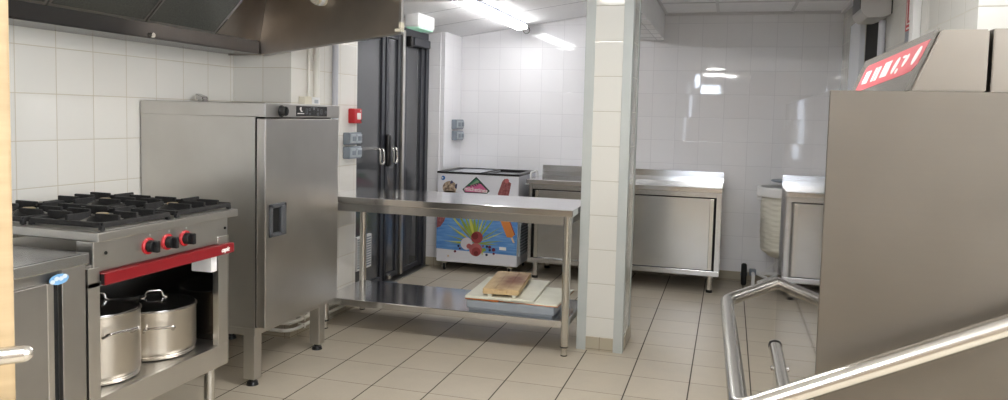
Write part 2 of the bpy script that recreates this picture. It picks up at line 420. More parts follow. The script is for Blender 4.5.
# pillar
g = G().box(-.838, -.565, 4.47, 4.815, 0, 2.2)
p0 = struct('wall_pillar', g, MT_P, 'free-standing tiled pillar at the end of the steel prep table', 'pillar')
for sx, xo in ((1, -.841), (-1, -.562)):
    g = G(); g.box(min(xo, xo+sx*.056), max(xo, xo+sx*.056), 4.464, 4.471, 0, 2.16, 0, .001, 1)
    g.box(min(xo, xo+sx*.004), max(xo, xo+sx*.004), 4.4641, 4.522, 0, 2.16, 0, .001, 1)
    obj('corner_guard', g, M_GUARD, p0)
for sx, xo in ((1, -.841), (-1, -.562)):
    g = G(); g.box(min(xo, xo+sx*.004), max(xo, xo+sx*.004), 4.762, 4.818, 0, 2.16, 0, .001, 1)
    obj('corner_guard', g, M_GUARD, p0)
g = G().box(-.784, -.619, 4.460, 4.471, 0, .085, 0, .001, 1); g.box(-.566, -.557, 4.523, 4.825, 0, .085); g.box(-.846, -.837, 4.523, 4.825, 0, .085)
obj('skirting', g, M_SKIRT, p0)
# skirting
g = G().box(-2.505+.0, XR, YB-.010, YB, 0, .085)
struct('baseboard_back', g, M_SKIRT, 'beige tile skirting along the foot of the back wall', 'skirting')
g = G().box(XW, XW+.010, -1.6, 4.01, 0, .085); g.box(XW, -2.535, 4.010, 4.02, 0, .085); g.box(-2.545, -2.535, 4.02, 4.865, 0, .085)
struct('baseboard_left', g, M_SKIRT, 'beige tile skirting along the wall behind the tall cabinet', 'skirting')
g = G().box(-2.505, -2.495, 6.56, YB-.01, 0, .085); g.box(-2.66, -2.495, 6.450, 6.46, 0, .085)
struct('baseboard_left', g, M_SKIRT, 'beige tile skirting at the pier beside the ice cream freezer', 'skirting')
g = G().box(XR-.01, XR, 3.26, 5.24, 0, .085); g.box(XR-.01, XR, 5.80, YB-.01, 0, .085)
struct('baseboard_right', g, M_SKIRT, 'beige tile skirting along the wall behind the dishwasher', 'skirting')

# ------------------------------------------------------------------ dark glazed double door
XD = -2.66
d = thing('door_1', 'dark grey aluminium double door with tinted glass and two loop handles', 'door', (XD-.03, 5.66, 0), None, 'structure')
g = G(); g.box(XD-.06, XD+.0, 4.87, 6.455, 2.06, 2.15, 0, .004); g.box(XD-.06, XD-.0, 4.865, 4.93, 0, 2.06, 0, .004); g.box(XD-.06, XD+.01, 6.385, 6.45, 0, 2.06, 0, .004)
obj('door_frame', g, M_DOORF, d)
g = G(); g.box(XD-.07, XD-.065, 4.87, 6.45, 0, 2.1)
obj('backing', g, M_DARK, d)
def leaf(y0, y1, name, sw=.05, bot=.05):
    f = G(); x0, x1 = XD-.05, XD-.005
    f.box(x0, x1, y0, y0+sw, .03, 2.06, 0, .003); f.box(x0, x1, y1-sw, y1, .03, 2.06, 0, .003)
    f.box(x0, x1, y0+sw, y1-sw, .03, .03+bot, 0, .003); f.box(x0, x1, y0+sw, y1-sw, 2.06-.05, 2.06, 0, .003)
    o = obj(name, f, M_DOORF, d)
    obj('glass_pane', G().box(XD-.03, XD-.022, y0+sw-.01, y1-sw+.01, .03+bot-.01, 2.02), M_GLASS, o)
    return o
A = leaf(4.935, 5.565, 'door_leaf', .05)
obj('seal', G().box(XD-.05, XD-.015, 5.566, 5.592, .03, 2.06), M_DOORB, d)
B = leaf(5.593, 5.86, 'door_leaf', .05)
obj('seal', G().box(XD-.05, XD-.005, 5.861, 5.878, .03, 2.06), M_DOORB, d)
o = obj('edge_strip', G().box(XD-.03, XD+.012, 5.879, 5.925, .03, 2.10, 0, .004), M_STV, d); lab(o, 'bright metal edge strip')
Cc = leaf(5.927, 6.38, 'door_leaf', .075, .04)
for y in (5.42, 5.665):
    g = G().tube([(XD-.01, y-.03, 1.12), (XD+.045, y-.03, 1.12), (XD+.05, y-.035, 1.00), (XD+.05, y+.035, 1.00), (XD+.045, y+.03, 1.12), (XD-.01, y+.03, 1.12)], .009, 0, 10, .03)
    o = obj('loop_handle', g, M_TUBE, A if y < 5.5 else B)
g = G().box(XD-.008, XD+.035, 5.575, 5.635, .97, 1.23, 0, .02, 3)
obj('lock_case', g, M_BLACK, B)
g = G().box(XD-.005, XD+.055, 6.02, 6.37, 1.985, 2.055, 0, .008); g.box(XD-.005, XD+.045, 5.97, 6.02, 1.97, 2.06, 1, .008)
obj('door_closer', g, [M_DOORF, M_BLACK], d)
g = G()
g.box(XD-.02, XD+.004, 5.10, 5.345, .20, .46, 0, .003)
gs = g
for i in range(12): gs.box(XD+.002, XD+.006, 5.112, 5.333, .218+i*.0195, .228+i*.0195, 1)
o = obj('vent_grille', g, [M_WHITE, M_GREYD], A); lab(o, 'white slatted vent grille')
g = G().box(XD-.004, XD+.03, 5.62, 5.66, .035, .075, 0, .006); g.box(XD+.0, XD+.10, 5.60, 5.64, .004, .022, 1, .006)
obj('door_stop', g, [M_TUBE, M_GREYD], B)
g = G().box(XD-.05, XD+.045, 4.87, 6.45, .0, .012, 0, .003)
obj('threshold', g, M_ST, d)

# ------------------------------------------------------------------ wooden door at the near left
CR, CF = V((.958, .286, 0)), V((-.284, .956, 0))      # directions used to stand the leaf ajar
Ph = CR*(-.651*.85)+CF*.85; dr = -(CR*.82+CF*.57).normalized(); nn = (CR*.57-CF*.82).normalized(); L = .83
def DP(a, n_, z): return Ph+dr*a+nn*n_+V((0, 0, z))
d2 = thing('door_2', 'pale wooden door standing open at the near left edge', 'door', Ph+dr*.4, None, 'structure')
g = G().prism([DP(0, 0, .008), DP(L, 0, .008), DP(L, -.04, .008), DP(.0, -.04, .008)], (0, 0, 2.04), 0, .002)
obj('door_leaf', g, M_WOOD, d2)
g = G(); a0 = .116; zl = 1.134
g.cyl(DP(a0, -.0, zl), DP(a0, .008, zl), .026, 0, 28)
g.tube([DP(a0, .002, zl), DP(a0, .066, zl), DP(-.006, .068, zl)], .0095, 0, 16, .02)
g.lathe([(.0092, 0), (.0085, .004), (.005, .008), (0, .0092)], DP(-.006, .068, zl), 0, 16, -dr)
obj('lever_handle', g, M_TUBE, d2)

# ------------------------------------------------------------------ steel cabinet at the near left
x0, x1, y0, y1 = -2.90, -2.02, 1.16, 1.994
t = thing('base_cabinet', 'low stainless base cabinet with a blue oval badge, beside the gas range', 'cabinet', ((x0+x1)/2, (y0+y1)/2, 0))
g = G().box(x0, x1-.022, y0, y1-.015, .15, .876, 0, .002); obj('body', g, M_STDULL, t)
g = G().box(x0, x1, y0-.01, y1, .876, .915, 0, .004); obj('worktop', g, M_STX, t)
g = G().box(x1-.024, x1-.006, y0+.03, 1.855, .19, .842, 0, .003); o = obj('door', g, M_STDULL, t)
g = G().box(x1-.018, x1-.0035, 1.832, 1.8555, .19, .842, 0, .002); obj('handle_edge', g, M_ST, o)
g = G().box(x1-.0225, x1-.020, 1.856, 1.885, .19, .842); obj('gap_shade_strip', g, M_DARK, t)  # dark strip painted in for the shade between door and post
g = G().box(x1-.024, x1-.004, 1.887, y1-.015, .15, .876, 0, .002); obj('post', g, M_STDULL, t)
g = G(); pts = [(x1-.003, 1.873+.036*math.cos(a*PI/16), .849+.017*math.sin(a*PI/16)) for a in range(32)]
g = G().prism(pts, (.003, 0, 0), 0)
for q in ((-.03, -.006), (-.012, .004), (.008, .002), (.024, .008)):
    pts = [(x1+.0003, 1.873+q[0]*.85+.009*math.cos(a*PI/8), .849+q[1]*.8+.007*math.sin(a*PI/8)) for a in range(16)]
    g.prism(pts, (.0008, 0, 0), 1)
o = obj('badge', g, [pr('blue_badge', srgb(120, 172, 218), .3), pr('pale_blue_print', srgb(214, 226, 234), .4)], t); lab(o, 'blue and white oval badge')
for yy in (y0+.06, y1-.08):
    for xx in (x0+.06, x1-.09):
        g = G().cyl((xx, yy, .012), (xx, yy, .15), .019); o = obj('leg', g, M_TUBE, t)
        obj('foot', G().cyl((xx, yy, 0), (xx, yy, .014), .024), M_BLACK, o)

# ------------------------------------------------------------------ gas range
FX = -2.05
t = thing('gas_range', 'open-base stainless gas range with black pan supports and red bar', 'range', (-2.4, 2.43, 0))
y0, y1 = 2.014, 2.775
g = G(); g.box(-2.76, FX-.01, y0, y0+.018, .30, .86, 0, .001); g.box(-2.76, FX-.01, y1-.012, y1, .30, .86, 0, .001)
g.box(-2.76, -2.742, y0+.018, y1-.022, .30, .86); g.box(-2.742, FX-.02, y0+.018, y1-.022, .80, .86)
obj('body', g, M_STDULL, t)
obj('inner_side', G().box(-2.742, FX-.03, y1-.022, y1-.012, .393, .80), pr('inner_side_steel', (.30, .29, .28, 1), .16, 1.0), t)
g = G().box(-2.742, FX-.02, y0+.018, y1-.022, .366, .393); g.box(FX-.02, FX, y0, y1-.02, .300, .393, 0, .002)
obj('shelf', g, M_ST, t)
g = G().box(FX-.03, FX, y0, y0+.050, .393, .85, 0, .001); g.box(FX-.03, FX, y1-.08, y1-.02, .393, .86, 0, .002)
g.box(FX-.03, FX, y0, y1-.02, .784, .80, 0, .001)
obj('front_frame', g, M_ST, t)
g = G().box(FX-.10, FX-.002, 2.648, 2.686, .718, .784, 0, .002); o = obj('corner_bracket', g, M_WHITE, t); lab(o, 'pale bracket in the open base')
g = G().box(FX-.08, FX-.008, y0+.03, y1-.01, .832, .938, 0, .003)
for yy in (y0+.085, y1-.03): g.cyl((FX-.009, yy, .893), (FX-.005, yy, .893), .006, 1, 12)
obj('control_panel', g, [M_ST, M_DARK], t)
g = G().box(-2.76, FX+.006, 2.052, 2.818, .937, .969, 0, .004); obj('worktop', g, M_ST, t)
g = G(); g.box(-2.75, -2.73, 2.06, 2.81, .965, 1.0, 0, .002); obj('rear_rail', g, M_ST, t)
g = G().box(FX-.05, FX+.018, 2.070, 2.775, .786, .828, 0, .003); g.box(FX-.045, FX+.014, 2.0685, 2.0705, .790, .824, 1); g.box(FX-.045, FX+.0165, 2.7745, 2.7765, .788, .826, 2)
ba = obj('towel_bar', g, [M_RED, M_BLACK, M_ST], t); lab(ba, 'red enamel front bar')
g = G().mesh(text_mesh('capic', .026, shear=.3, bold=.0012), frame((FX+.0185, 2.715, .806), (0, 1, 0), (0, 0, 1))); obj('logo', g, M_WHITEP, ba)
for yy in (2.298, 2.398, 2.495):
    g = G().lathe([(0, 0), (.031, 0), (.031, .006), (.027, .009), (0, .009)], (FX-.008, yy, .886), 0, 28, (1, 0, 0))
    kr = obj('knob_ring', g, M_REDB, t); lab(kr, 'red ring behind a black knob')
    g = G().lathe([(0, .008), (.0235, .008), (.0225, .028), (.020, .031), (0, .031)], (FX-.008, yy, .886), 0, 28, (1, 0, 0))
    g.box(FX+.018, FX+.043, yy-.008, yy+.008, .864, .908, 0, .004)
    obj('knob', g, M_BLACK, kr)
    obj('pilot_mark', G().cyl((FX-.009, yy+.01, .926), (FX-.006, yy+.01, .926), .003, 0, 10), M_WHITE, t)
ZT = .969
for xx in (-2.57, -2.22):
    for yy in (2.25, 2.62):
        g = G().box(xx-.165, xx+.155, yy-.175, yy+.175, ZT-.002, ZT+.004, 0, .003)
        obj('burner_tray', g, M_STDULL, t)
        g = G().lathe([(.05, .003), (.052, .012), (.045, .02), (.043, .022), (.036, .03), (.0, .032)], (xx, yy, ZT), 0, 28)
        g.lathe([(.02, .031), (.024, .033), (.02, .037), (0, .038)], (xx, yy, ZT), 1, 20)
        obj('burner', g, [M_IRON, pr('brass_cap', (.55, .43, .25, 1), .4, 1)], t)
        g = G(); b = .009
        for s in (-1, 1):
            g.box(xx+s*.155-b, xx+s*.155+b, yy-.165, yy+.165, ZT+.012, ZT+.030, 0, .003)
            g.box(xx-.155, xx+.155, yy+s*.160-b, yy+s*.160+b, ZT+.012, ZT+.030, 0, .003)
            for u in (-.155, .155):
                g.box(xx+u-.008, xx+u+.008, yy+s*.16-.008, yy+s*.16+.008, ZT+.002, ZT+.02, 0, .002)
            for q in (-.085, 0, .085):       # raised fingers reaching in over the burner
                g.prism([(xx+s*.16, yy+q-.006, ZT+.014), (xx+s*.16, yy+q-.006, ZT+.048), (xx+s*.055, yy+q-.006, ZT+.048), (xx+s*.055, yy+q-.006, ZT+.034), (xx+s*.10, yy+q-.006, ZT+.022)], (0, .012, 0), 0, .0015)
            g.prism([(xx-.006, yy+s*.16, ZT+.014), (xx-.006, yy+s*.16, ZT+.048), (xx-.006, yy+s*.055, ZT+.048), (xx-.006, yy+s*.055, ZT+.034), (xx-.006, yy+s*.10, ZT+.022)], (.012, 0, 0), 0, .0015)
        obj('pan_support', g, M_IRON, t)
for xx in (-2.68, FX-.075):
    for yy in (y0+.06, y1-.045):
        g = G().cyl((xx, yy, .03), (xx, yy, .302), .023); o = obj('leg', g, M_TUBE, t)
        obj('foot', G().cyl((xx, yy, 0), (xx, yy, .032), .026), M_BLACK, o)

# ------------------------------------------------------------------ stock pots on the shelf of the range
def pot(cx, cy, r, h, label, hang, lidh=.03, mats=(M_POT, M_LID)):
    z = .394
    p = thing('stock_pot', label, 'pot', (cx, cy, z), 'stock pots in the base of the range')
    g = G().lathe([(0, 0), (r-.012, 0), (r-.004, .004), (r-.003, .008), (r-.006, .011), (r-.003, .014), (r-.006, .018), (r-.001, .024), (r, .035), (r, h-.006), (r+.004, h-.004), (r+.004, h), (r-.003, h), (r-.004, .03), (0, .028)], (cx, cy, z), 0, 64)
    obj('body', g, mats[0], p)
    g = G().lathe([(r-.004, h-.006), (r-.003, h+.002), (r-.004, h+.006), (r-.02, h+.008), (r*.55, h+lidh*.7), (0, h+lidh)], (cx, cy, z), 0, 64)
    li = obj('lid', g, mats[1], p)
    ca, sa = math.cos(hang), math.sin(hang)
    # lid handle: a wire arch
    u = V((-sa, ca, 0)); c0 = V((cx, cy, z+h+lidh-.004))
    g = G().tube([c0-u*.05, c0-u*.034+V((0, 0, .004)), c0-u*.028+V((0, 0, .030)), c0+u*.028+V((0, 0, .030)), c0+u*.034+V((0, 0, .004)), c0+u*.05], .0042, 0, 10, .014)
    obj('lid_handle', g, M_CHROME, li)
    for s in (1, -1):
        o_ = V((ca*s, sa*s, 0)); w = V((-sa, ca, 0)); b0 = V((cx, cy, z+h-.055))
        dd = math.sqrt(max(r*r-.05*.05, 0))
        g = G().tube([b0+o_*(dd-.001)-w*.052-V((0,0,.018)), b0+o_*(dd+.004)-w*.054-V((0,0,.018)), b0+o_*(r+.036)-w*.056+V((0,0,.004)), b0+o_*(r+.036)+w*.056+V((0,0,.004)), b0+o_*(dd+.004)+w*.054-V((0,0,.018)), b0+o_*(dd-.001)+w*.052-V((0,0,.018))], .0055, 0, 10, .014)
        obj('side_handle', g, M_CHROME, p)
pot(-2.235, 2.235, .148, .252, 'taller steel stock pot with lid, nearest in the open base of the range', -.30)
pot(-2.255, 2.55, .162, .195, 'wide lidded steel stock pot in the middle of the range base', -.75)

# ------------------------------------------------------------------ tall heated cabinet
t = thing('heated_cabinet', 'tall stainless heated cabinet with black knob, display and closed door', 'cabinet', (-2.6, 3.62, 0))
x0, x1, y0, y1, zb, zt = -2.94, -2.19, 3.235, 3.968, .275, 1.362
xb = -2.252
g = G().box(x0, xb, y0+.004, y1-.004, zb, zt+.006, 0, .002); g.box(xb, xb+.012, y0+.010, y1-.01, zb+.03, zt+.006, 1); obj('body', g, [M_ST, M_DARK], t)
g = G().box(x0, x1, y0, y1, zt+.004, 1.438, 0, .004); tp = obj('top_housing', g, M_ST, t)
g = G().box(x0, xb+.004, y0, y1-.003, zb-.012, zb+.026, 0, .003); obj('base_plinth', g, M_ST, t)
g = G().box(xb+.010, x1, y0+.002, y1-.004, zb+.032, zt-.002, 0, .005)
dr_ = obj('door', g, M_ST, t)
g = G(); ya, yb, za, zb2 = 3.266, 3.409, .763, .931
for a, b, c, e in ((ya, yb, za, za+.022), (ya, yb, zb2-.022, zb2), (ya, ya+.022, za, zb2), (yb-.022, yb, za, zb2)):
    g.box(x1-.002, x1+.012, a, b, c, e, 0, .005)
g.box(x1-.001, x1+.0015, ya+.01, yb-.01, za+.01, zb2-.01, 1); g.box(x1, x1+.022, ya+.085, ya+.125, za+.012, zb2-.012, 0, .007)
o = obj('recessed_handle', g, [pr('handle_dark_grey', srgb(78, 80, 84), .4), M_DARK], dr_); lab(o, 'dark grey framed recessed handle')
g = G().lathe([(0, 0), (.030, 0), (.030, .004), (.024, .007), (.024, .028), (.021, .031), (0, .031)], (x1, 3.372, 1.398), 0, 28, (1, 0, 0)); g.box(x1+.025, x1+.038, 3.366, 3.378, 1.378, 1.418, 0, .003)
obj('knob', g, M_BLACK, tp)
g = G().box(x1-.002, x1+.003, 3.510, 3.823, 1.374, 1.428, 0, .001)
dp = obj('display_panel', g, M_BLACK, tp)
g = G(); X = x1+.0032
def rc(y0_, y1_, z0_, z1_): g.box(X-.0004, X+.0006, y0_, y1_, z0_, z1_)
rc(3.517, 3.582, 1.3855, 1.3905)
g.prism([(X-.0004, 3.542, 1.422), (X-.0004, 3.557, 1.422), (X-.0004, 3.555, 1.406), (X-.0004, 3.570, 1.398), (X-.0004, 3.552, 1.396), (X-.0004, 3.538, 1.410)], (.001, 0, 0))
obj('maker_mark', g, M_WHITEP, dp)
g = G()
for yy, z0_, z1_ in ((3.607, 1.386, 1.415), (3.637, 1.404, 1.416), (3.640, 1.380, 1.391), (3.724, 1.404, 1.416), (3.724, 1.378, 1.394), (3.760, 1.386, 1.413), (3.807, 1.392, 1.405)):
    g = G()
    for k in (0, .014):
        rc(yy-.008+k, yy-.005+k, z0_, z1_)
    rc(yy-.008, yy+.009, z0_, z0_+.002); rc(yy-.008, yy+.009, z1_-.002, z1_)
    obj('symbol', g, M_DIMP, dp)
g = G(); rc(3.647, 3.672, 1.4195, 1.4215); obj('symbol', g, M_DIMP, dp)
g = G(); rc(3.692, 3.717, 1.4195, 1.4215); obj('symbol', g, M_DIMP, dp)
g = G(); rc(3.674, 3.690, 1.408, 1.424); obj('symbol', g, M_DIMP, dp)
obj('screen', G().box(X-.0004, X+.0005, 3.664, 3.704, 1.386, 1.403), pr('dark_lcd', srgb(46, 48, 50), .2), dp)
for xx in (x0+.06, xb-.034):
    for yy in (y0+.036, y1-.065):
        g = G().box(xx-.032, xx+.032, yy-.032, yy+.032, .035, zb-.010, 0, .003); o = obj('leg', g, M_STV, t)
        obj('foot', G().cyl((xx, yy, .016), (xx, yy, .037), .017).cyl((xx, yy, 0), (xx, yy, .018), .031, 0, 24, .026), M_BLACK, o)
g = G().box(-2.88, -2.84, 3.60, 3.64, 1.436, 1.452, 0, .003); g.prism([(-2.893, 3.60, 1.452), (-2.843, 3.60, 1.452), (-2.843, 3.60, 1.468), (-2.893, 3.60, 1.486)], (0, .045, 0), 0, .003)
o = obj('vent_outlet', g, M_CHROME, tp)
# small wall box above it
w = thing('wall_socket', 'cream wall box with a pale face, just above the tall cabinet', 'socket', (-2.545, 4.18, 1.44))
obj('housing', G().box(-2.545, -2.500, 4.10, 4.28, 1.44, 1.492, 0, .006), M_CREAM, w)
g = G().box(-2.501, -2.495, 4.18, 4.275, 1.445, 1.49, 0, .003, 2)
fc = obj('face_plate', g, M_WHITE, w)
obj('symbol', G().box(-2.4955, -2.494, 4.205, 4.25, 1.452, 1.474, 0, 0), M_GREYP, fc)

# ------------------------------------------------------------------ pipes
g = G()
for x in (4.285,): g.tube([(-2.545+.016, x, 0.10), (-2.545+.016, x, 2.0)], .021, 0, 16)
for z in (.5, 1.2, 1.75): g.cyl((-2.545+.014, 4.285, z-.01), (-2.545+.014, 4.285, z+.01), .025, 0, 16)
tag(obj('conduit', g, M_CREAMP), 'thick cream conduit running up the wall behind the tall cabinet', 'pipe')
g = G().tube([(-2.545+.012, 4.20, 0.10), (-2.545+.012, 4.20, 2.0)], .009, 0, 12)
tag(obj('conduit', g, M_CREAMP), 'thin pale conduit nearest the outer corner of the tiled pier', 'pipe')
g = G().tube([(-2.545+.018, 4.52, 0.10), (-2.545+.018, 4.52, 2.05)], .020, 0, 16)
tag(obj('conduit', g, M_GREYPIPE), 'grey conduit running up the wall by the fire alarm', 'pipe')
for z, q, lb in ((.112, .055, 'upper of two cream gas pipes bending round the pier under the tall cabinet'), (.066, .06, 'lower of two cream gas pipes bending round the pier under the tall cabinet')):
    g = G().tube([(-2.92, 3.985-q+.03, z), (-2.50, 3.985-q+.03, z), (-2.50, 4.80, z+.01)], .011, 0, 12, .09)
    for p in ((-2.76, 3.985-q+.03), (-2.50, 4.10)):
        if p[0] < -2.6: g.box(p[0]-.008, p[0]+.008, p[1]-.014, 4.02, z-.014, z+.014, 0, .002)
        else: g.box(-2.546, p[0]+.014, p[1]-.008, p[1]+.008, z-.014, z+.014, 0, .002)
    tag(obj('gas_pipe', g, M_CREAMP), lb, 'pipe')

# ------------------------------------------------------------------ switches and alarm
w = thing('fire_alarm', 'red fire alarm call point on the white tiles beside the glass door', 'alarm', (-2.545, 4.79, 1.38))
bd = obj('housing', G().box(-2.546, -2.497, 4.735, 4.853, 1.325, 1.428, 0, .008), M_REDB, w)
obj('press_plate', G().box(-2.498, -2.494, 4.775, 4.83, 1.352, 1.398, 0, .002), M_WHITEP, bd)
obj('key_slot', G().cyl((-2.498, 4.838, 1.345), (-2.494, 4.838, 1.345), .009, 0, 14), M_BLACK, bd)
obj('lamp_dot', G().cyl((-2.498, 4.825, 1.414), (-2.4945, 4.825, 1.414), .006, 0, 12), M_WHITEP, bd)
def switch(axis_x, y0, y1, z0, z1, label, grp):
    w = thing('switch_box', label, 'switch', (axis_x, (y0+y1)/2, z0), grp)
    bd = obj('housing', G().box(axis_x, axis_x+.05, y0, y1, z0, z1, 0, .006), M_GREYD, w)
    ym = (y0+y1)/2; e = .010
    for a, b in ((y0+e, ym-.004), (ym+.004, y1-e)):
        o = obj('cover_flap', G().box(axis_x+.046, axis_x+.060, a, b, z0+e, z1-e, 0, .005), M_GREYP, bd)
        obj('rocker', G().box(axis_x+.058, axis_x+.066, a+.016, b-.016, z0+e+.016, z1-e-.016, 0, .003), M_GREYD, o)
switch(-2.545, 4.665, 4.845, 1.178, 1.262, 'upper grey double switch box under the red fire alarm', 'grey switch boxes by the fire alarm')
switch(-2.545, 4.665, 4.845, 1.080, 1.164, 'lower grey double switch box under the red fire alarm', 'grey switch boxes by the fire alarm')
switch(-2.505, 6.665, 6.865, 1.268, 1.358, 'upper grey switch box on the pier above the ice cream freezer', 'grey switch boxes by the freezer')
switch(-2.505, 6.675, 6.865, 1.163, 1.250, 'lower grey switch box on the pier above the ice cream freezer', 'grey switch boxes by the freezer')
w = thing('emergency_light', 'white emergency exit light box on the ceiling above the dark glass door', 'light', (-2.36, 5.62, 2.12))
a = zc(-2.38)
g = G().box(-2.44, -2.32, 5.42, 5.75, a-.095, a+.012, 0, .012, 3); obj('housing', g, M_WHITE, w)
g = G().box(-2.435, -2.325, 5.44, 5.73, a-.108, a-.090, 0, .009, 3); o = obj('diffuser', g, M_GREENL, w); lab(o, 'pale green diffuser')

# ------------------------------------------------------------------ ceiling battens
def batten(x, y0, y1, z, label, mat, tilt=0.0, ring=True, w=.05):
    t_ = thing('batten_light', label, 'light', (x, (y0+y1)/2, z))
    R_ = M.Translation((x, 0, z)) @ M.Rotation(-tilt, 4, 'Y') @ M.Translation((-x, 0, -z))
    obj('housing', G().box(x-w*.85, x+w*.85, y0+.01, y1-.01, z-.022, z-.001, 0, .004, 2, R_), pr('lamp_housing', srgb(150, 156, 172), .4), t_)
    g = G().box(x-w, x+w, y0+.02, y1-.02, z-.058, z-.020, 0, .016, 4, R_)
    obj('diffuser', g, mat, t_)
    for yy in (y0, y1-.022):
        obj('end_cap', G().box(x-w, x+w, yy, yy+.022, z-.058, z-.012, 0, .008, 3, R_), M_WHITE, t_)
    if ring:
        g = G(); pts = [(x+.04+.03*math.cos(q*PI/10), y1+.004, z-.060+.03*math.sin(q*PI/10)) for q in range(21)]
        obj('pull_ring', G().tube(pts, .004, 0, 8), M_BLACK, t_)
batten(-1.85, 4.90, 6.70, zc(-1.86), 'lit fluorescent batten light on the sloping ceiling, over the freezer', M_TUBEON, math.atan(.147))
def panel_light(x, y, z, label):
    t_ = thing('ceiling_light_panel', label, 'light', (x, y, z-.02), 'square ceiling light panels')
    g = G()
    for a_, b_, c_, e_ in ((x-.30, x+.30, y-.30, y-.28), (x-.30, x+.30, y+.28, y+.30), (x-.30, x-.28, y-.28, y+.28), (x+.28, x+.30, y-.28, y+.28)): g.box(a_, b_, c_, e_, z-.02, z)
    obj('frame', g, M_WHITE, t_)
    obj('diffuser', G().box(x-.28, x+.28, y-.28, y+.28, z-.016, z-.006), M_TUBEON4 if -1 < x < 0 and y < 0 else M_FILLON if y < 2.5 else M_TUBEON3, t_)
for x_, y_, lb in ((-.22, 2.95, 'square light panel overhead beside the dishwasher'), (-.2, -.35, 'square light panel overhead by the rear windows'), (-.95, 2.9, 'added fill light panel overhead on the sloping ceiling near the hood'), (1.65, 1.0, 'added fill light panel overhead by the wide side window'), (1.65, -.5, 'added fill light panel overhead in the corner behind the side window')):  # panels near the hood and side window are added, unseen fill lights
    panel_light(x_, y_, 2.345 if x_ > -.6 else zc(x_+.3)-.045, lb)

# ------------------------------------------------------------------ extractor hood
t = thing('extractor_hood', 'long stainless extractor hood hanging over the range and tall cabinet', 'hood', (-2.4, 2.3, 1.73))
HY = 3.975
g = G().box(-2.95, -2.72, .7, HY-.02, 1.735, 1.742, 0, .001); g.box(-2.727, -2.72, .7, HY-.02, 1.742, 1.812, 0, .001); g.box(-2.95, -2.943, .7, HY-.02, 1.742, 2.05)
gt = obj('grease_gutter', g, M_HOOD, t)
obj('drain_plug', G().cyl((-2.722, 3.07, 1.752), (-2.706, 3.07, 1.752), .012, 0, 16), M_TUBE, gt)
ys = [.95, 1.46, 1.97, 2.478, 3.03, 3.55]
for a, b in zip(ys, ys[1:]):
    P = [(-2.724, a+.012, 1.812), (-2.724, b-.012, 1.812), (-2.42, b-.012, 2.116), (-2.42, a+.012, 2.116)]
    g = G().prism(P, (-.02, 0, .02), 0)
    f = obj('grease_filter', g, M_FILTER, t)
    h = G()
    for yy in (a+.004, b-.016):
        h.prism([(-2.722, yy, 1.810), (-2.722, yy+.012, 1.810), (-2.418, yy+.012, 2.114), (-2.418, yy, 2.114)], (-.024, 0, .024))
    h.prism([(-2.722, a+.004, 1.808), (-2.722, b-.004, 1.808), (-2.712, b-.004, 1.818), (-2.712, a+.004, 1.818)], (-.024, 0, .024))
    obj('filter_frame', h, M_STDULL, f)
g = G(); A0 = V((-2.722, 3.555, 1.812)); A1 = V((-2.722, HY-.012, 1.808)); B0 = V((-2.40, 3.555, 2.134)); B1 = V((-2.665, HY-.012, 2.14))
t_ = bmesh.new(); n_ = 8; gr = [[t_.verts.new(A0.lerp(A1, i/n_).lerp(B0.lerp(B1, i/n_), j/n_)) for j in range(n_+1)] for i in range(n_+1)]
for i in range(n_):
    for j in range(n_): t_.faces.new((gr[i][j], gr[i+1][j], gr[i+1][j+1], gr[i][j+1]))
ext = bmesh.ops.solidify(t_, geom=t_.faces[:], thickness=.006)
g._add(t_, 0)
obj('infill_panel', g, M_HOODD, t)
g = G().prism([(-2.945, HY, 1.728), (-2.72, HY, 1.732), (-1.805, HY, 1.857), (-1.805, HY, 2.12), (-2.945, HY, 2.05)], (0, -.012, 0), 0)
ck = obj('end_cheek', g, M_HOODD, t)
g = G().prism([(-2.70, HY-.005, 1.728), (-1.805, HY-.005, 1.850), (-1.805, HY-.005, 1.862), (-2.70, HY-.005, 1.740)], (0, .02, 0), 0)
g.box(-1.818, -1.800, HY-.016, HY+.015, 1.853, 2.12, 0, .002)
obj('cheek_flange', g, M_STV, ck)
g = G().box(-1.84, -1.797, HY-.024, HY+.018, 1.862, 1.880, 0, .002); g.box(-1.814, -1.796, HY-.024, HY+.018, 1.88, 1.915, 0, .002)
obj('corner_clip', g, M_CREAM, ck)
g = G().box(-1.815, -1.80, .7, HY-.012, 2.032, 2.20, 0, .002); g.box(-1.85, -1.815, .7, HY-.012, 2.032, 2.04)
obj('front_lip', g, M_HOODD, t)
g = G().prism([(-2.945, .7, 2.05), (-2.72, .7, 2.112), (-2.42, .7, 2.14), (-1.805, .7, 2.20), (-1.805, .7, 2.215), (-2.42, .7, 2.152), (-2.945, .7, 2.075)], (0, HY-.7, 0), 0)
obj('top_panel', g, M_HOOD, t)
g = G().prism([(-2.945, .70, 1.728), (-2.72, .70, 1.732), (-1.805, .70, 1.857), (-1.805, .70, 2.12), (-2.945, .70, 2.05)], (0, -.012, 0), 0)
obj('end_cheek', g, M_HOODD, t)
g = G().cyl((-2.30, HY-.012, 2.045), (-2.30, HY-.10, 2.045), .032, 0, 20).lathe([(.036, 0), (.036, .03), (.03, .034), (0, .034)], (-2.30, HY-.045, 2.045), 1, 20, (0, -1, 0))
o = obj('lamp_socket', g, [M_CREAM, M_WHITE], t); lab(o, 'pale lamp socket inside the hood')

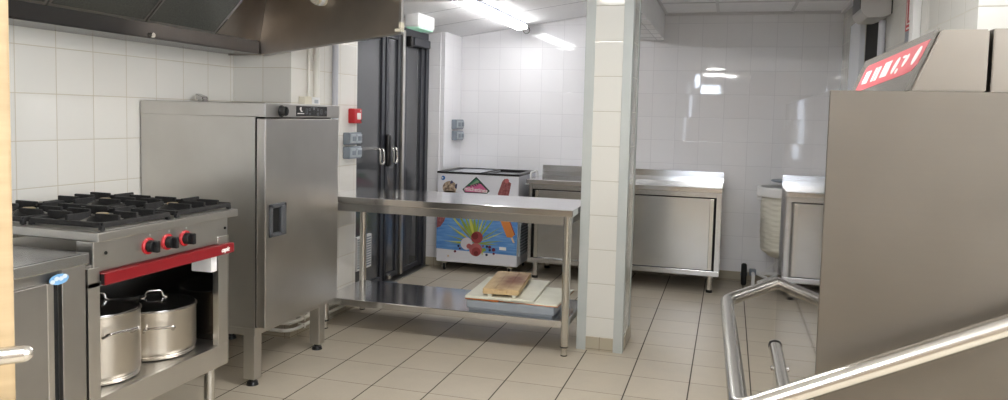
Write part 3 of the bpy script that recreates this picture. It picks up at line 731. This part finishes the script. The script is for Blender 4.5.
# ------------------------------------------------------------------ prep table
t = thing('prep_table', 'long stainless prep table with an undershelf, ending at the pillar', 'table', (-1.63, 4.56, 0))
x0, x1, y0, y1 = -2.50, -.848, 4.27, 4.862
g = G().box(x0, x1, y0, y1, .826, .868, 0, .004); obj('tabletop', g, [M_STOP], t)
g = G()
g.box(x0+.05, x1-.055, y0+.018, y0+.034, .775, .826, 0, .002); g.box(x0+.05, x1-.055, y1-.034, y1-.018, .775, .826, 0, .002)
g.box(x0+.018, x0+.034, y0+.05, y1-.05, .775, .826, 0, .002); g.box(x1-.034, x1-.018, y0+.05, y1-.05, .775, .826, 0, .002)
obj('apron', g, M_STX, t)
g = G().box(x0+.02, x1-.02, y0+.022, y1-.022, .165, .209, 0, .004); obj('undershelf', g, M_STOP, t)
for xx in (x0+.035, x1-.035):
    for yy in (y0+.035, y1-.035):
        g = G().cyl((xx, yy, .055), (xx, yy, .827), .024, 0, 28); o = obj('leg', g, M_TUBE, t)
        obj('foot', G().cyl((xx, yy, .004), (xx, yy, .056), .019, 0, 24).cyl((xx, yy, .050), (xx, yy, .058), .0245, 1, 24).cyl((xx, yy, 0), (xx, yy, .006), .020, 1, 24), [M_TUBE, M_BLACK], o)

# ------------------------------------------------------------------ boards on the undershelf
zs = .2095
g = G(); bx0, bx1, by0, by1 = -1.505, -.955, 4.325, 4.80
g.prism([(bx0+.012, by0+.012, zs), (bx1-.012, by0+.012, zs), (bx1-.012, by1-.012, zs), (bx0+.012, by1-.012, zs)], (0, 0, .016), 0, .003)
g.box(bx0, bx1, by0, by1, zs+.014, zs+.062, 0, .006)
tag(obj('storage_tray', g, M_BOARDG), 'shallow grey plastic tray lying on the table undershelf beneath the boards', 'tray')
def rot_slab(cx, cy, w, l, z0, th, ang, bev=.004):
    R_ = M.Translation((cx, cy, 0)) @ M.Rotation(ang, 4, 'Z')
    return G().box(-w/2, w/2, -l/2, l/2, z0, z0+th, 0, bev, 2, R_)
zz = zs+.0625
o = thing('cutting_board', 'white cutting board with an orange edge showing at the right of the stack', 'cutting board', (-1.12, 4.58, zz))
obj('board', rot_slab(-1.115, 4.58, .36, .46, zz, .012, -.02), M_BOARD, o)
e = rot_slab(-1.115, 4.58, .362, .462, zz, .004, -.02, .001); lab(obj('orange_edge', e, M_ORANGE, o), 'orange edge')
o = thing('cutting_board', 'orange-edged thin cutting board at the left of the stack, under the top white one', 'cutting board', (-1.42, 4.58, zz))
obj('board', rot_slab(-1.407, 4.575, .215, .48, zz, .012, -.02), M_ORANGE, o)
zz2 = zz+.0125
tag(obj('cutting_board', rot_slab(-1.315, 4.62, .43, .58, zz2, .016, .06), M_BOARD), 'large white cutting board directly under the stained wooden board', 'cutting board')
zz3 = zz2+.0165
R_ = M.Translation((-1.325, 4.615, 0)) @ M.Rotation(.12, 4, 'Z')
o = thing('wooden_board', 'brown-stained wooden board with feet on top of the white boards', 'cutting board', (-1.29, 4.62, zz3))
g = G()
for i in range(3): g.box(-.112+i*.075, -.112+i*.075+.074, -.27, .27, zz3+.016, zz3+.050, 0, .003, 2, R_)
obj('planks', g, M_WBOARD, o)
for xx in (-.070, .080):
    obj('runner', G().box(xx-.012, xx+.012, -.268, .268, zz3, zz3+.017, 0, .003, 2, R_), M_BOARD, o)

# ------------------------------------------------------------------ ice cream freezer
t = thing('chest_freezer', 'white ice cream chest freezer with a printed front and glass lids', 'freezer', (-2.1, 6.6, 0))
x0, x1, y0, y1, zb, zt = -2.49, -1.735, 6.30, 6.885, .085, .882
g = G().box(x0, x1, y0, y1, zb, zt, 0, .008, 3); bdy = obj('body', g, pr('freezer_white', srgb(226, 228, 236), .3), t)
g = G()
for a, b, c, e in ((x0-.004, x1+.004, y0-.004, y0+.03), (x0-.004, x1+.004, y1-.03, y1), (x0-.004, x0+.03, y0+.03, y1-.03), (x1-.03, x1+.004, y0+.03, y1-.03)):
    g.box(a, b, c, e, zt-.002, zt+.016, 0, .004)
lf = obj('lid_frame', g, M_BLACK, t)
g = G().box(x0+.03, x0+.42, y0+.03, y1-.03, zt+.002, zt+.008); g1 = obj('sliding_lid', g, pr('frosted_lid_glass', srgb(206, 212, 220), .12), t)
g = G().box(x0+.395, x0+.42, y0+.03, y1-.03, zt+.006, zt+.018, 0, .003); obj('lid_bar', g, M_BLACK, g1); g = G().box(x0+.03, x0+.06, y0+.03, y1-.03, zt+.006, zt+.018, 0, .003); obj('lid_bar', g, M_BLACK, g1)
g = G().box(x0+.38, x1-.03, y0+.03, y1-.03, zt-.006, zt+.001); g2 = obj('sliding_lid', g, pr('dark_lid_glass', srgb(30, 32, 36), .1), t)
g = G().box(x1-.06, x1-.03, y0+.03, y1-.03, zt-.002, zt+.014, 0, .003); obj('lid_bar', g, M_BLACK, g2)
# right side: vent grille and tube handle
g = G().tube([(x1+.004, y0+.06, .18), (x1+.004, y0+.06, .46), (x1+.004, y0+.40, .46), (x1+.004, y0+.40, .18), (x1+.004, y0+.06, .18)], .008, 0, 8, .04)
for i in range(9): g.box(x1-.002, x1+.003, y0+.08, y0+.38, .20+i*.027, .212+i*.027, 1)
obj('side_grille', g, [M_GREYP, M_GREYD], t)
g = G().tube([(x1-.01, y1-.10, .80), (x1+.045, y1-.10, .80), (x1+.045, y1-.10, .905), (x1+.045, y1-.35, .905), (x1+.045, y1-.35, .80), (x1-.01, y1-.35, .80)], .008, 0, 10, .03)
obj('push_handle', g, M_WHITE, t)
for xx in (x0+.06, x1-.08):
    for yy in (y0+.06, y1-.07):
        g = G().box(xx-.022, xx+.022, yy-.022, yy+.022, .062, .087, 0, .003); g.box(xx-.016, xx-.012, yy-.012, yy+.02, .02, .066); g.box(xx+.012, xx+.016, yy-.012, yy+.02, .02, .066)
        cs = obj('caster', g, M_TUBE, t)
        obj('wheel', G().lathe([(0, -.010), (.024, -.010), (.030, -.006), (.030, .006), (.024, .010), (0, .010)], (xx, yy+.008, .030), 0, 24, (1, 0, 0)), M_BLACKM, cs)
# printed front
YF = y0
def FP(px, py): return (x0+(px-436)/84.0*.76, .882-(py-(172.0+(px-436)*.05))/88.5*.785)
def flat(g, pts, m, lay):
    q = [FP(*p) for p in pts]; g.prism([(a, YF-.0004*lay, b) for a, b in q], (0, -.0004, 0), m)
def disc(g, px, py, r, m, lay, n=18, rx=1.0):
    flat(g, [(px+r*rx*math.cos(2*PI*i/n), py+r*math.sin(2*PI*i/n)) for i in range(n)], m, lay)
sea = noisy('printed_sea', srgb(74, 132, 204), srgb(122, 172, 226), 7, .35, (1, 1, 9))
PM = [sea, pr('print_green', srgb(150, 170, 66), .4), pr('print_lime', srgb(206, 208, 96), .4), pr('print_white_ball', srgb(218, 214, 220), .4),
      pr('print_redbrown', srgb(158, 72, 74), .4), pr('print_pink', srgb(190, 108, 110), .4), pr('print_berry', srgb(110, 40, 70), .4), pr('print_navy', srgb(40, 50, 90), .4),
      pr('print_orange', srgb(222, 140, 74), .4), pr('print_stick', srgb(226, 196, 158), .4), noisy('print_choc', srgb(112, 44, 48), srgb(168, 110, 110), 60, .4),
      noisy('print_sundae', srgb(226, 204, 180), srgb(58, 38, 34), 38, .4), M_WHITEP, pr('print_blue', srgb(38, 110, 182), .4), pr('print_dark_red', srgb(120, 46, 48), .4)]
g = G()
flat(g, [(436.3, 206), (519.6, 209.5), (519.2, 254.5), (435.8, 248.8)], 0, 0)
cx, cy_ = 477, 243
random.seed(3)
for i, (tx, ty, w) in enumerate([(447, 210, 1.0), (455, 208, 1.6), (462, 207, 1.3), (468, 207, 1.5), (475, 208, 1.6), (481, 208, 1.0), (487, 210, .8), (492, 211, .8), (499, 213, 1.1), (447, 224, .8), (452, 229, .7), (446, 235, .7), (443, 241, .7), (450, 243, .8), (503, 226, .7), (508, 230, .6), (506, 240, .7), (500, 244, .8), (451, 216, .8), (495, 219, .8), (471, 209, .9)]):
    dx, dy = tx-cx, ty-cy_; l = math.hypot(dx, dy); nx, ny = -dy/l*w, dx/l*w
    m_ = (cx+dx*.45, cy_+dy*.45)
    flat(g, [(cx, cy_), (m_[0]+nx, m_[1]+ny), (tx, ty), (m_[0]-nx, m_[1]-ny)], 1 if i % 3 else 2, 1+i % 2)
disc(g, 478.5, 237, 6.0, 4, 3, 24); disc(g, 476.5, 235.5, 3.5, 14, 4); disc(g, 468, 243.5, 6.2, 3, 4, 24); disc(g, 470.5, 246, 2.6, 5, 5)
disc(g, 477.5, 249.3, 6.6, 5, 5, 24); disc(g, 478, 251.5, 4.6, 4, 6); disc(g, 478, 253, 2.4, 14, 7)
for px_, py_, r, m_ in ((459.5, 246, 1.2, 7), (461, 248.5, 1.0, 6), (456, 251.5, 1.3, 6), (489, 246, 1.3, 7), (491.7, 246.5, 1.6, 6), (492, 249.5, 1.3, 7), (495.8, 249, 1.9, 6), (496, 253, 1.2, 6), (488.8, 254.3, 1.3, 7), (485, 245.5, 1.0, 4)): disc(g, px_, py_, r, m_, 3, 12)
flat(g, [(482, 248), (487, 247.5), (488.5, 250), (484, 252)], 1, 4); flat(g, [(483, 252), (485, 251.5), (484.5, 255)], 2, 4)
flat(g, [(502, 220), (511, 220.5), (516.6, 234), (514, 236.5), (509, 236.3)], 8, 2); flat(g, [(512.6, 236.4), (514.6, 236.2), (517, 241.5), (515.4, 242)], 9, 2)
flat(g, [(511, 220.5), (512.3, 221), (517.3, 233.5), (516.6, 234)], 4, 3)
flat(g, [(501.5, 246), (508.5, 246.4), (508.5, 249.5), (501.5, 249)], 12, 2)
flat(g, [(436.4, 214), (446, 214.5), (444, 221), (440, 226.5), (436.2, 228)], 10, 2)
flat(g, [(505.5, 178.2), (512, 183), (509.6, 196), (499, 195), (498.8, 193), (503, 181)], 10, 1); disc(g, 507.5, 180.5, 2.3, 5, 2, 12)
disc(g, 449, 187, 6.6, 11, 1, 20, 1.12); flat(g, [(443, 190), (455.5, 190.8), (452, 204), (446.5, 203.6)], 9, 1); flat(g, [(451, 179.5), (453, 182), (449, 183.5)], 7, 2); flat(g, [(455, 184), (457, 183), (456.4, 188.5), (454.6, 187.5)], 7, 2)
disc(g, 442, 177.3, 2.2, 13, 1, 16); flat(g, [(440.3, 176.2), (442.8, 177.2), (440.5, 178.1)], 12, 2)
disc(g, 448.8, 256.4, 1.0, 9, 1, 10)
obj('front_print', g, PM, bdy)
LM = [pr('logo_dark_green', srgb(34, 66, 56), .4), pr('logo_green', srgb(64, 128, 98), .4), pr('logo_pink', srgb(206, 104, 150), .4), M_WHITEP, pr('logo_pale_green', srgb(126, 160, 128), .4)]
g = G()
flat(g, [(476.5, 176.3), (490.6, 190.4), (487.8, 193.2), (465, 192.2), (462.4, 188.8)], 0, 0)
flat(g, [(476.5, 178.2), (479.5, 181), (473, 184.2), (467.4, 185.2)], 1, 1); flat(g, [(477.6, 179.4), (479.9, 181.6), (473.6, 184.0), (470, 184.7)], 4, 2)
for k in range(4): flat(g, [(470.5+k*2.6, 184.9-k*.55), (471.7+k*2.6, 184.5-k*.55), (474.2+k*2.6, 186.6), (472.8+k*2.6, 186.6)], 2, 2)
flat(g, [(464.2, 188.9), (467.2, 186.0), (476, 186.2), (481, 183.2), (488.6, 190.4), (487.2, 192.2), (465.5, 191.3)], 2, 1)
q = FP(476.4, 189.3)
g.mesh(text_mesh('michetines', .050, bold=.001), frame((q[0], YF-.0016, q[1]), (1, 0, -.06), (.06, 0, 1)), 3)
obj('logo', g, LM, bdy)

# ------------------------------------------------------------------ back counter
t = thing('counter_cabinet', 'long stainless sliding-door counter with splashback along the back wall', 'counter', (-.86, 6.6, 0))
x0, x1, y0, y1 = -1.668, -.035, 6.30, 6.905
g = G().box(x0, x1, y0, y1-.02, .824, .864, 0, .004); g.prism([(x0, y1-.022, .85), (x0, y1, .85), (x0, y1, .955), (x0, y1-.012, .955), (x0, y1-.016, .90)], (x1-x0, 0, 0), 1)
obj('worktop', g, [M_STOP, M_STX], t)
g = G().box(x0+.022, x1-.004, y0+.06, y1-.03, .145, .826, 1); g.box(x0+.022, x1-.003, y0+.014, y1-.03, .14, .182, 0, .002)
g.box(x0+.022, x0+.052, y0+.014, y0+.10, .182, .824, 0, .002); g.box(x1-.045, x1-.003, y0+.014, y0+.10, .182, .824, 0, .002); g.box(x0+.052, x1-.045, y0+.016, y0+.10, .782, .824, 0, .002)
g.box(x1-.006, x1-.003, y0+.014, y1-.03, .14, .824, 0)
g.box(x0+.022, x0+.025, y0+.014, y1-.03, .14, .824, 0)
obj('body', g, [M_STX, M_DARK], t)
for a, b, ed, yo in ((x0+.075, -.86, -1, .024), (-.88, x1-.062, 1, .036)):
    g = G().box(a, b, y0+yo, y0+yo+.012, .186, .772, 0, .002); dd = obj('sliding_door', g, M_STX, t)
    e0 = a if ed < 0 else b
    g = G().box(min(e0, e0-ed*.035), max(e0, e0-ed*.035), y0+yo-.010, y0+yo+.002, .186, .772, 0, .005, 3); obj('grip_edge', g, M_TUBE, dd)
for xx in (x0+.085, x1-.075):
    for yy in (y0+.06, y1-.09):
        g = G().cyl((xx, yy, .02), (xx, yy, .145), .024, 0, 24); o = obj('leg', g, M_TUBE, t)
        obj('foot', G().cyl((xx, yy, 0), (xx, yy, .022), .026, 0, 24), M_BLACK, o)

# ------------------------------------------------------------------ wheeled bin-bag holder
cx, cy_ = .47, 6.60
t = thing('waste_trolley', 'wheeled white bin-bag holder with a hanging cream bag, behind the dishwasher', 'trolley', (cx, cy_, 0))
n = 72; prof = [(.20, .80), (.205, .72), (.198, .60), (.203, .50), (.195, .42), (.190, .36), (.165, .315), (.10, .300), (0, .296)]
bm_ = bmesh.new(); rings = []
random.seed(5)
K = 40
for i in range(K+1):
    z = .815-(.815-.30)*i/K
    rr = .20*(1-.10*(i/K)**3) if i < K-3 else .20*(.86-.09*(i-(K-3)))
    rings.append([bm_.verts.new((cx+(rr+.003*math.sin(i*1.9+math.sin(j*.35)*2)+0.002*math.sin(j*1.3+i*.5))*math.cos(2*PI*j/n), cy_+(rr+.003*math.sin(i*1.9+math.sin(j*.35)*2))*math.sin(2*PI*j/n), z)) for j in range(n)])
for A_, B_ in zip(rings, rings[1:]):
    for j in range(n): bm_.faces.new((A_[j], A_[(j+1) % n], B_[(j+1) % n], B_[j]))
bm_.faces.new(rings[-1]); bmesh.ops.recalc_face_normals(bm_, faces=bm_.faces[:])
g = G(); g._add(bm_, 0); o = obj('bin_bag', g, M_BAG, t); lab(o, 'hanging cream bin bag')
g = G().lathe([(.205, .80), (.232, .80), (.236, .815), (.236, .868), (.228, .876), (.205, .876), (.200, .866), (.200, .81), (.205, .80)], (cx, cy_, 0), 0, 56)
g.box(cx-.232, cx-.196, cy_-.05, cy_+.05, .76, .82, 0, .006)
obj('ring_rim', g, M_WHITE, t)
g = G().lathe([(0, .925), (.10, .935), (.16, .928), (.168, .918), (.155, .912), (0, .908)], (cx+.04, cy_+.06, 0), 0, 44)
o = obj('lid', g, M_GREYD, t); lab(o, 'dark grey lid')
obj('lid_hinge', G().box(cx-.02, cx+.10, cy_+.16, cy_+.225, .86, .922, 0, .004), M_GREYD, o)
g = G().tube([(cx-.05, cy_+.225, .10), (cx-.05, cy_+.225, .84)], .014, 0, 14).tube([(cx+.13, cy_+.215, .10), (cx+.13, cy_+.215, .84)], .014, 0, 14)
g.tube([(cx-.23, cy_+.16, .115), (cx+.26, cy_+.16, .115)], .014, 0, 14); g.tube([(cx-.05, cy_+.225, .11), (cx-.05, cy_+.10, .11), (cx-.20, cy_-.16, .10)], .012, 0, 12, .03)
g.tube([(cx-.20, cy_+.14, .115), (cx+.05, cy_-.18, .06), (cx+.24, cy_+.14, .115)], .013, 0, 12, .05)
g.tube([(cx-.14, cy_+.10, .15), (cx+.02, cy_+.20, .27)], .004, 0, 8)
fr = obj('frame', g, M_WHITE, t)
g = G().box(cx-.262, cx-.205, cy_+.125, cy_+.195, .09, .145, 0, .008); obj('axle_block', g, M_GREYD, fr)
obj('front_leg', G().cyl((cx-.232, cy_+.02, 0), (cx-.232, cy_+.02, .12), .014, 0, 16).tube([(cx-.232, cy_+.02, .115), (cx-.232, cy_+.16, .115)], .014, 0, 12), M_WHITE, fr)
for xx in (cx-.305, cx+.29):
    obj('wheel', G().lathe([(0, -.022), (.03, -.022), (.034, -.018), (.085, -.022), (.095, -.012), (.095, .012), (.085, .022), (.034, .018), (.03, .022), (0, .022)], (xx, cy_+.16, .095), 0, 36, (1, 0, 0)).cyl((xx-.03, cy_+.16, .095), (xx+.03, cy_+.16, .095), .012, 1, 14), [M_BLACKM, M_GREYD], fr)

# ------------------------------------------------------------------ dishwasher with its handle
t = thing('dishwasher', 'large stainless dishwasher in the right foreground with tube handle and red control strip', 'dishwasher', (.53, 2.45, 0))
mx, my0, my1, mz = .2045, 1.785, 3.14, 1.474
g = G().box(mx, mx+.006, my0+.004, my1, .17, mz-.001, 0, .0008, 1); obj('side_panel', g, M_MIRROR, t)
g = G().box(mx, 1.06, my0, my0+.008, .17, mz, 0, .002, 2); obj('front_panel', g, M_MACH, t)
g = G().box(mx+.004, 1.06, my0+.006, my1, mz-.008, mz, 0, .002); obj('top_panel', g, M_STX, t)
g = G().box(1.052, 1.06, my0+.008, my1, .17, mz-.004); g.box(mx+.006, 1.052, my1-.008, my1, .17, mz-.004); g.box(mx+.006, 1.052, my0+.008, my1-.008, .17, .19); obj('carcass', g, M_STDULL, t)
for xx in (mx+.07, .99):
    for yy in (my0+.07, my1-.07):
        g = G().cyl((xx, yy, .03), (xx, yy, .172), .022, 0, 20); o = obj('leg', g, M_TUBE, t)
        obj('foot', G().cyl((xx, yy, 0), (xx, yy, .032), .028, 0, 20), M_BLACK, o)
# control console on top: sloped face turned to the left
ya, yb = my0+.02, 2.74
g = G().prism([(.366, ya, mz), (.418, ya, 1.605), (.508, ya, 1.605), (.508, ya, mz)], (0, yb-ya, 0), 0, .003)
cs = obj('control_console', g, M_CONS, t)
g = G().prism([(.515, ya-.002, mz), (.515, ya-.002, 1.606), (.66, ya-.002, 1.606), (.66, ya-.002, mz)], (0, yb-ya, 0), 0, .002)
obj('rear_box', g, M_CONS, t)
sv = V((.052, 0, .137)); so = V((.366, 0, mz)); sn = V((-.137, 0, .052)).normalized()
def SP(y, f, n=0.0): return so+sv*f+V((0, y, 0))+sn*(n+.0008)
g = G().prism([SP(1.90, .36), SP(1.865, .46), SP(1.85, .84), SP(2.60, .80), SP(2.63, .74), SP(2.64, .22), SP(2.63, .20), SP(1.97, .33)], tuple(sn*.0012), 0)
obj('sloped_face', G().prism([SP(ya+.006, .02, -.0004), SP(ya+.006, .98, -.0004), SP(yb-.006, .98, -.0004), SP(yb-.006, .02, -.0004)], tuple(sn*.0008), 0), pr('console_grey', srgb(122, 120, 115), .22, 0, .6), cs)
st = obj('control_strip', g, M_REDST, cs); lab(st, 'red control strip with white symbols')
def sym(_, yA, yB, f0, f1, sh=.0):
    q = G().prism([SP(yA, f0, .0012), SP(yB, f0, .0012), SP(yB+sh, f1, .0012), SP(yA+sh, f1, .0012)], tuple(sn*.0008), 0)
    obj('symbol', q, M_WHITEP, st)
sym(g, 2.48, 2.57, .36, .64); sym(g, 2.385, 2.42, .37, .66); sym(g, 2.335, 2.37, .37, .66); sym(g, 2.20, 2.29, .40, .70)
def oval(yc, fc, ry, rf, tilt=0.0):
    q = G().prism([SP(yc+ry*math.cos(a*PI/10)+tilt*math.sin(a*PI/10), fc+rf*math.sin(a*PI/10), .0012) for a in range(20)], tuple(sn*.0008), 0)
    obj('symbol', q, M_WHITEP, st)
oval(2.125, .56, .024, .15, -.01); oval(2.08, .44, .014, .05); oval(2.02, .60, .018, .11, -.01); oval(2.05, .68, .022, .025); oval(1.915, .62, .022, .15, -.01)
# the big tube handle
hp = [(mx+.0, 3.13, .772), (.03, 2.79, .772), (.012, 2.70, .772), (.044, 1.69, .770), (.30, 1.722, .875), (.56, 1.730, 1.005), (.80, 1.735, 1.12), (.95, 1.735, 1.12), (.95, 1.79, 1.12)]
g = G().tube([(mx+.003, 3.135, .772), (.014, 2.745, .772), (.0445, 1.695, .772), (.555, 1.735, 1.003), (.98, 1.735, 1.19), (.98, 1.79, 1.19)], .0222, 0, 24, .04, 9)
obj('tube_handle', g, M_TUBE, t)
# open channel low on the mirror-bright side
c = mx-.003; zc_ = .532
g = G().cyl((c, 1.85, zc_), (c, 3.07, zc_), .021, 0, 24); g.cyl((c, 3.07, zc_), (c, 3.088, zc_), .0222, 1, 24); g.cyl((c, 3.088, zc_), (c, 3.096, zc_), .023, 0, 24)
for y in (2.0, 2.5, 2.95): g.box(c-.004, mx, y-.02, y+.02, zc_-.012, zc_+.012)
cr = obj('guide_rail', g, [M_RAIL, M_DARK], t)
obj('bolt', G().lathe([(0, 0), (.009, 0), (.009, .004), (.005, .007), (0, .008)], (c-.0215, 2.80, zc_), 0, 16, (-1, 0, 0)), M_CHROME, cr)

# ------------------------------------------------------------------ right wall fittings
t = thing('door_3', 'white-framed dark doorway in the right-hand wall under the grey air curtain', 'door', (XR, 5.5, 0), None, 'structure')
g = G().box(XR-.035, XR+.0, 5.80, 6.26, 0, 2.14, 0, .004); obj('door_leaf', g, pr('door_white', srgb(236, 240, 246), .35), t)
g = G().box(XR+.004, XR+.02, 5.24, 5.80, 0, 2.12); obj('painted_dark_opening', g, M_DARK, t)  # flat dark sheet stands in for the unlit space beyond the doorway
g = G().box(XR-.012, XR+.03, 5.19, 5.245, 0, 2.14, 0, .003); obj('door_jamb', g, pr('door_jamb_grey', srgb(186, 184, 178), .45), t)
t = thing('wall_unit', 'grey wall-mounted box with a dark side grille over the doorway on the right', 'wall unit', (XR, 5.05, 2.04))
g = G().prism([(XR, 4.90, 2.05), (XR-.05, 4.90, 2.03), (XR-.135, 4.90, 2.03), (XR-.165, 4.90, 2.065), (XR-.165, 4.90, 2.31), (XR, 4.90, 2.31)], (0, .34, 0), 0, .004); ac = obj('housing', g, pr('unit_grey', srgb(176, 174, 172), .4), t)
g = G().box(XR-.168, XR-.163, 4.93, 5.22, 2.085, 2.30, 0, .002); obj('side_grille', g, M_BLACK, ac)
g = G().box(XR-.006, XR+.0, 4.894, 4.9005, 2.05, 2.30); obj('edge_trim', g, M_BLACK, ac)
g = G().tube([(XR-.022, 5.06, .1), (XR-.022, 5.06, 2.03)], .020, 0, 14); g.box(XR-.045, XR, 5.035, 5.085, 1.80, 1.815, 0)
tag(obj('conduit', g, M_GREYPIPE), 'grey vertical conduit between the doorway and the red sign', 'pipe')
g = G().box(XR-.036, XR, 4.17, 4.25, 0, 2.34, 0, .004)
tag(obj('cable_trunking', g, M_WHITE), 'white vertical cable trunking on the wall above the dishwasher', 'trunking')
t = thing('fire_sign', 'red and white fire equipment sign beside the white trunking', 'sign', (XR, 4.36, 1.95))
g = G().box(XR-.004, XR, 4.29, 4.50, 1.90, 2.16, 0, .0008, 1); bd = obj('panel', g, M_REDB, t)
g = G(); X = XR-.0045
for a, b, c_, e in ((4.32, 4.327, 1.93, 2.10), (4.463, 4.472, 1.93, 2.10), (4.327, 4.463, 1.93, 1.938), (4.327, 4.463, 2.092, 2.10), (4.40, 4.425, 1.95, 2.07), (4.32, 4.47, 1.906, 1.916)): g.box(X-.0008, X, a, b, c_, e)
obj('pictogram', g, M_WHITEP, bd)
g = G().box(XR-.004, XR, 4.29, 4.50, 1.845, 1.897, 0, .0008, 1); lab(obj('lower_plate', g, M_GREYD, t), 'dark grey plate under the sign')

# ------------------------------------------------------------------ world, camera
w = bpy.data.worlds.new('World'); SUN.world = w; w.use_nodes = True
bg = w.node_tree.nodes['Background']; bg.inputs[0].default_value = (.75, .85, 1, 1); bg.inputs[1].default_value = .3
cam = bpy.data.cameras.new('Camera'); co = bpy.data.objects.new('Camera', cam); C.objects.link(co)
f, cy, a, b, c = 756.5543, 167.0038, -.2888, .0670, -.0245
ca, sa = math.cos(a), math.sin(a)
fw = V((sa*math.cos(b), ca*math.cos(b), -math.sin(b))); rt = V((ca, -sa, 0)); dn = fw.cross(rt)
r_ = rt*math.cos(c)+dn*math.sin(c); d_ = -rt*math.sin(c)+dn*math.cos(c)
co.matrix_world = M.Translation((0, 0, 1.4)) @ M((r_, -d_, -fw)).transposed().to_4x4()
cam.sensor_width = 36; cam.lens = f/1008*36; cam.shift_y = -(200-cy)/1008; cam.clip_start = .05
SUN.camera = co
vs = SUN.view_settings
vs.view_transform = 'Standard'; vs.look = 'None'; vs.gamma = 1; vs.use_curve_mapping = False; vs.exposure = 0.95
SUN.cycles.max_bounces = 10; SUN.cycles.diffuse_bounces = 5; SUN.cycles.glossy_bounces = 6
SUN.cycles.sample_clamp_indirect = 4.0
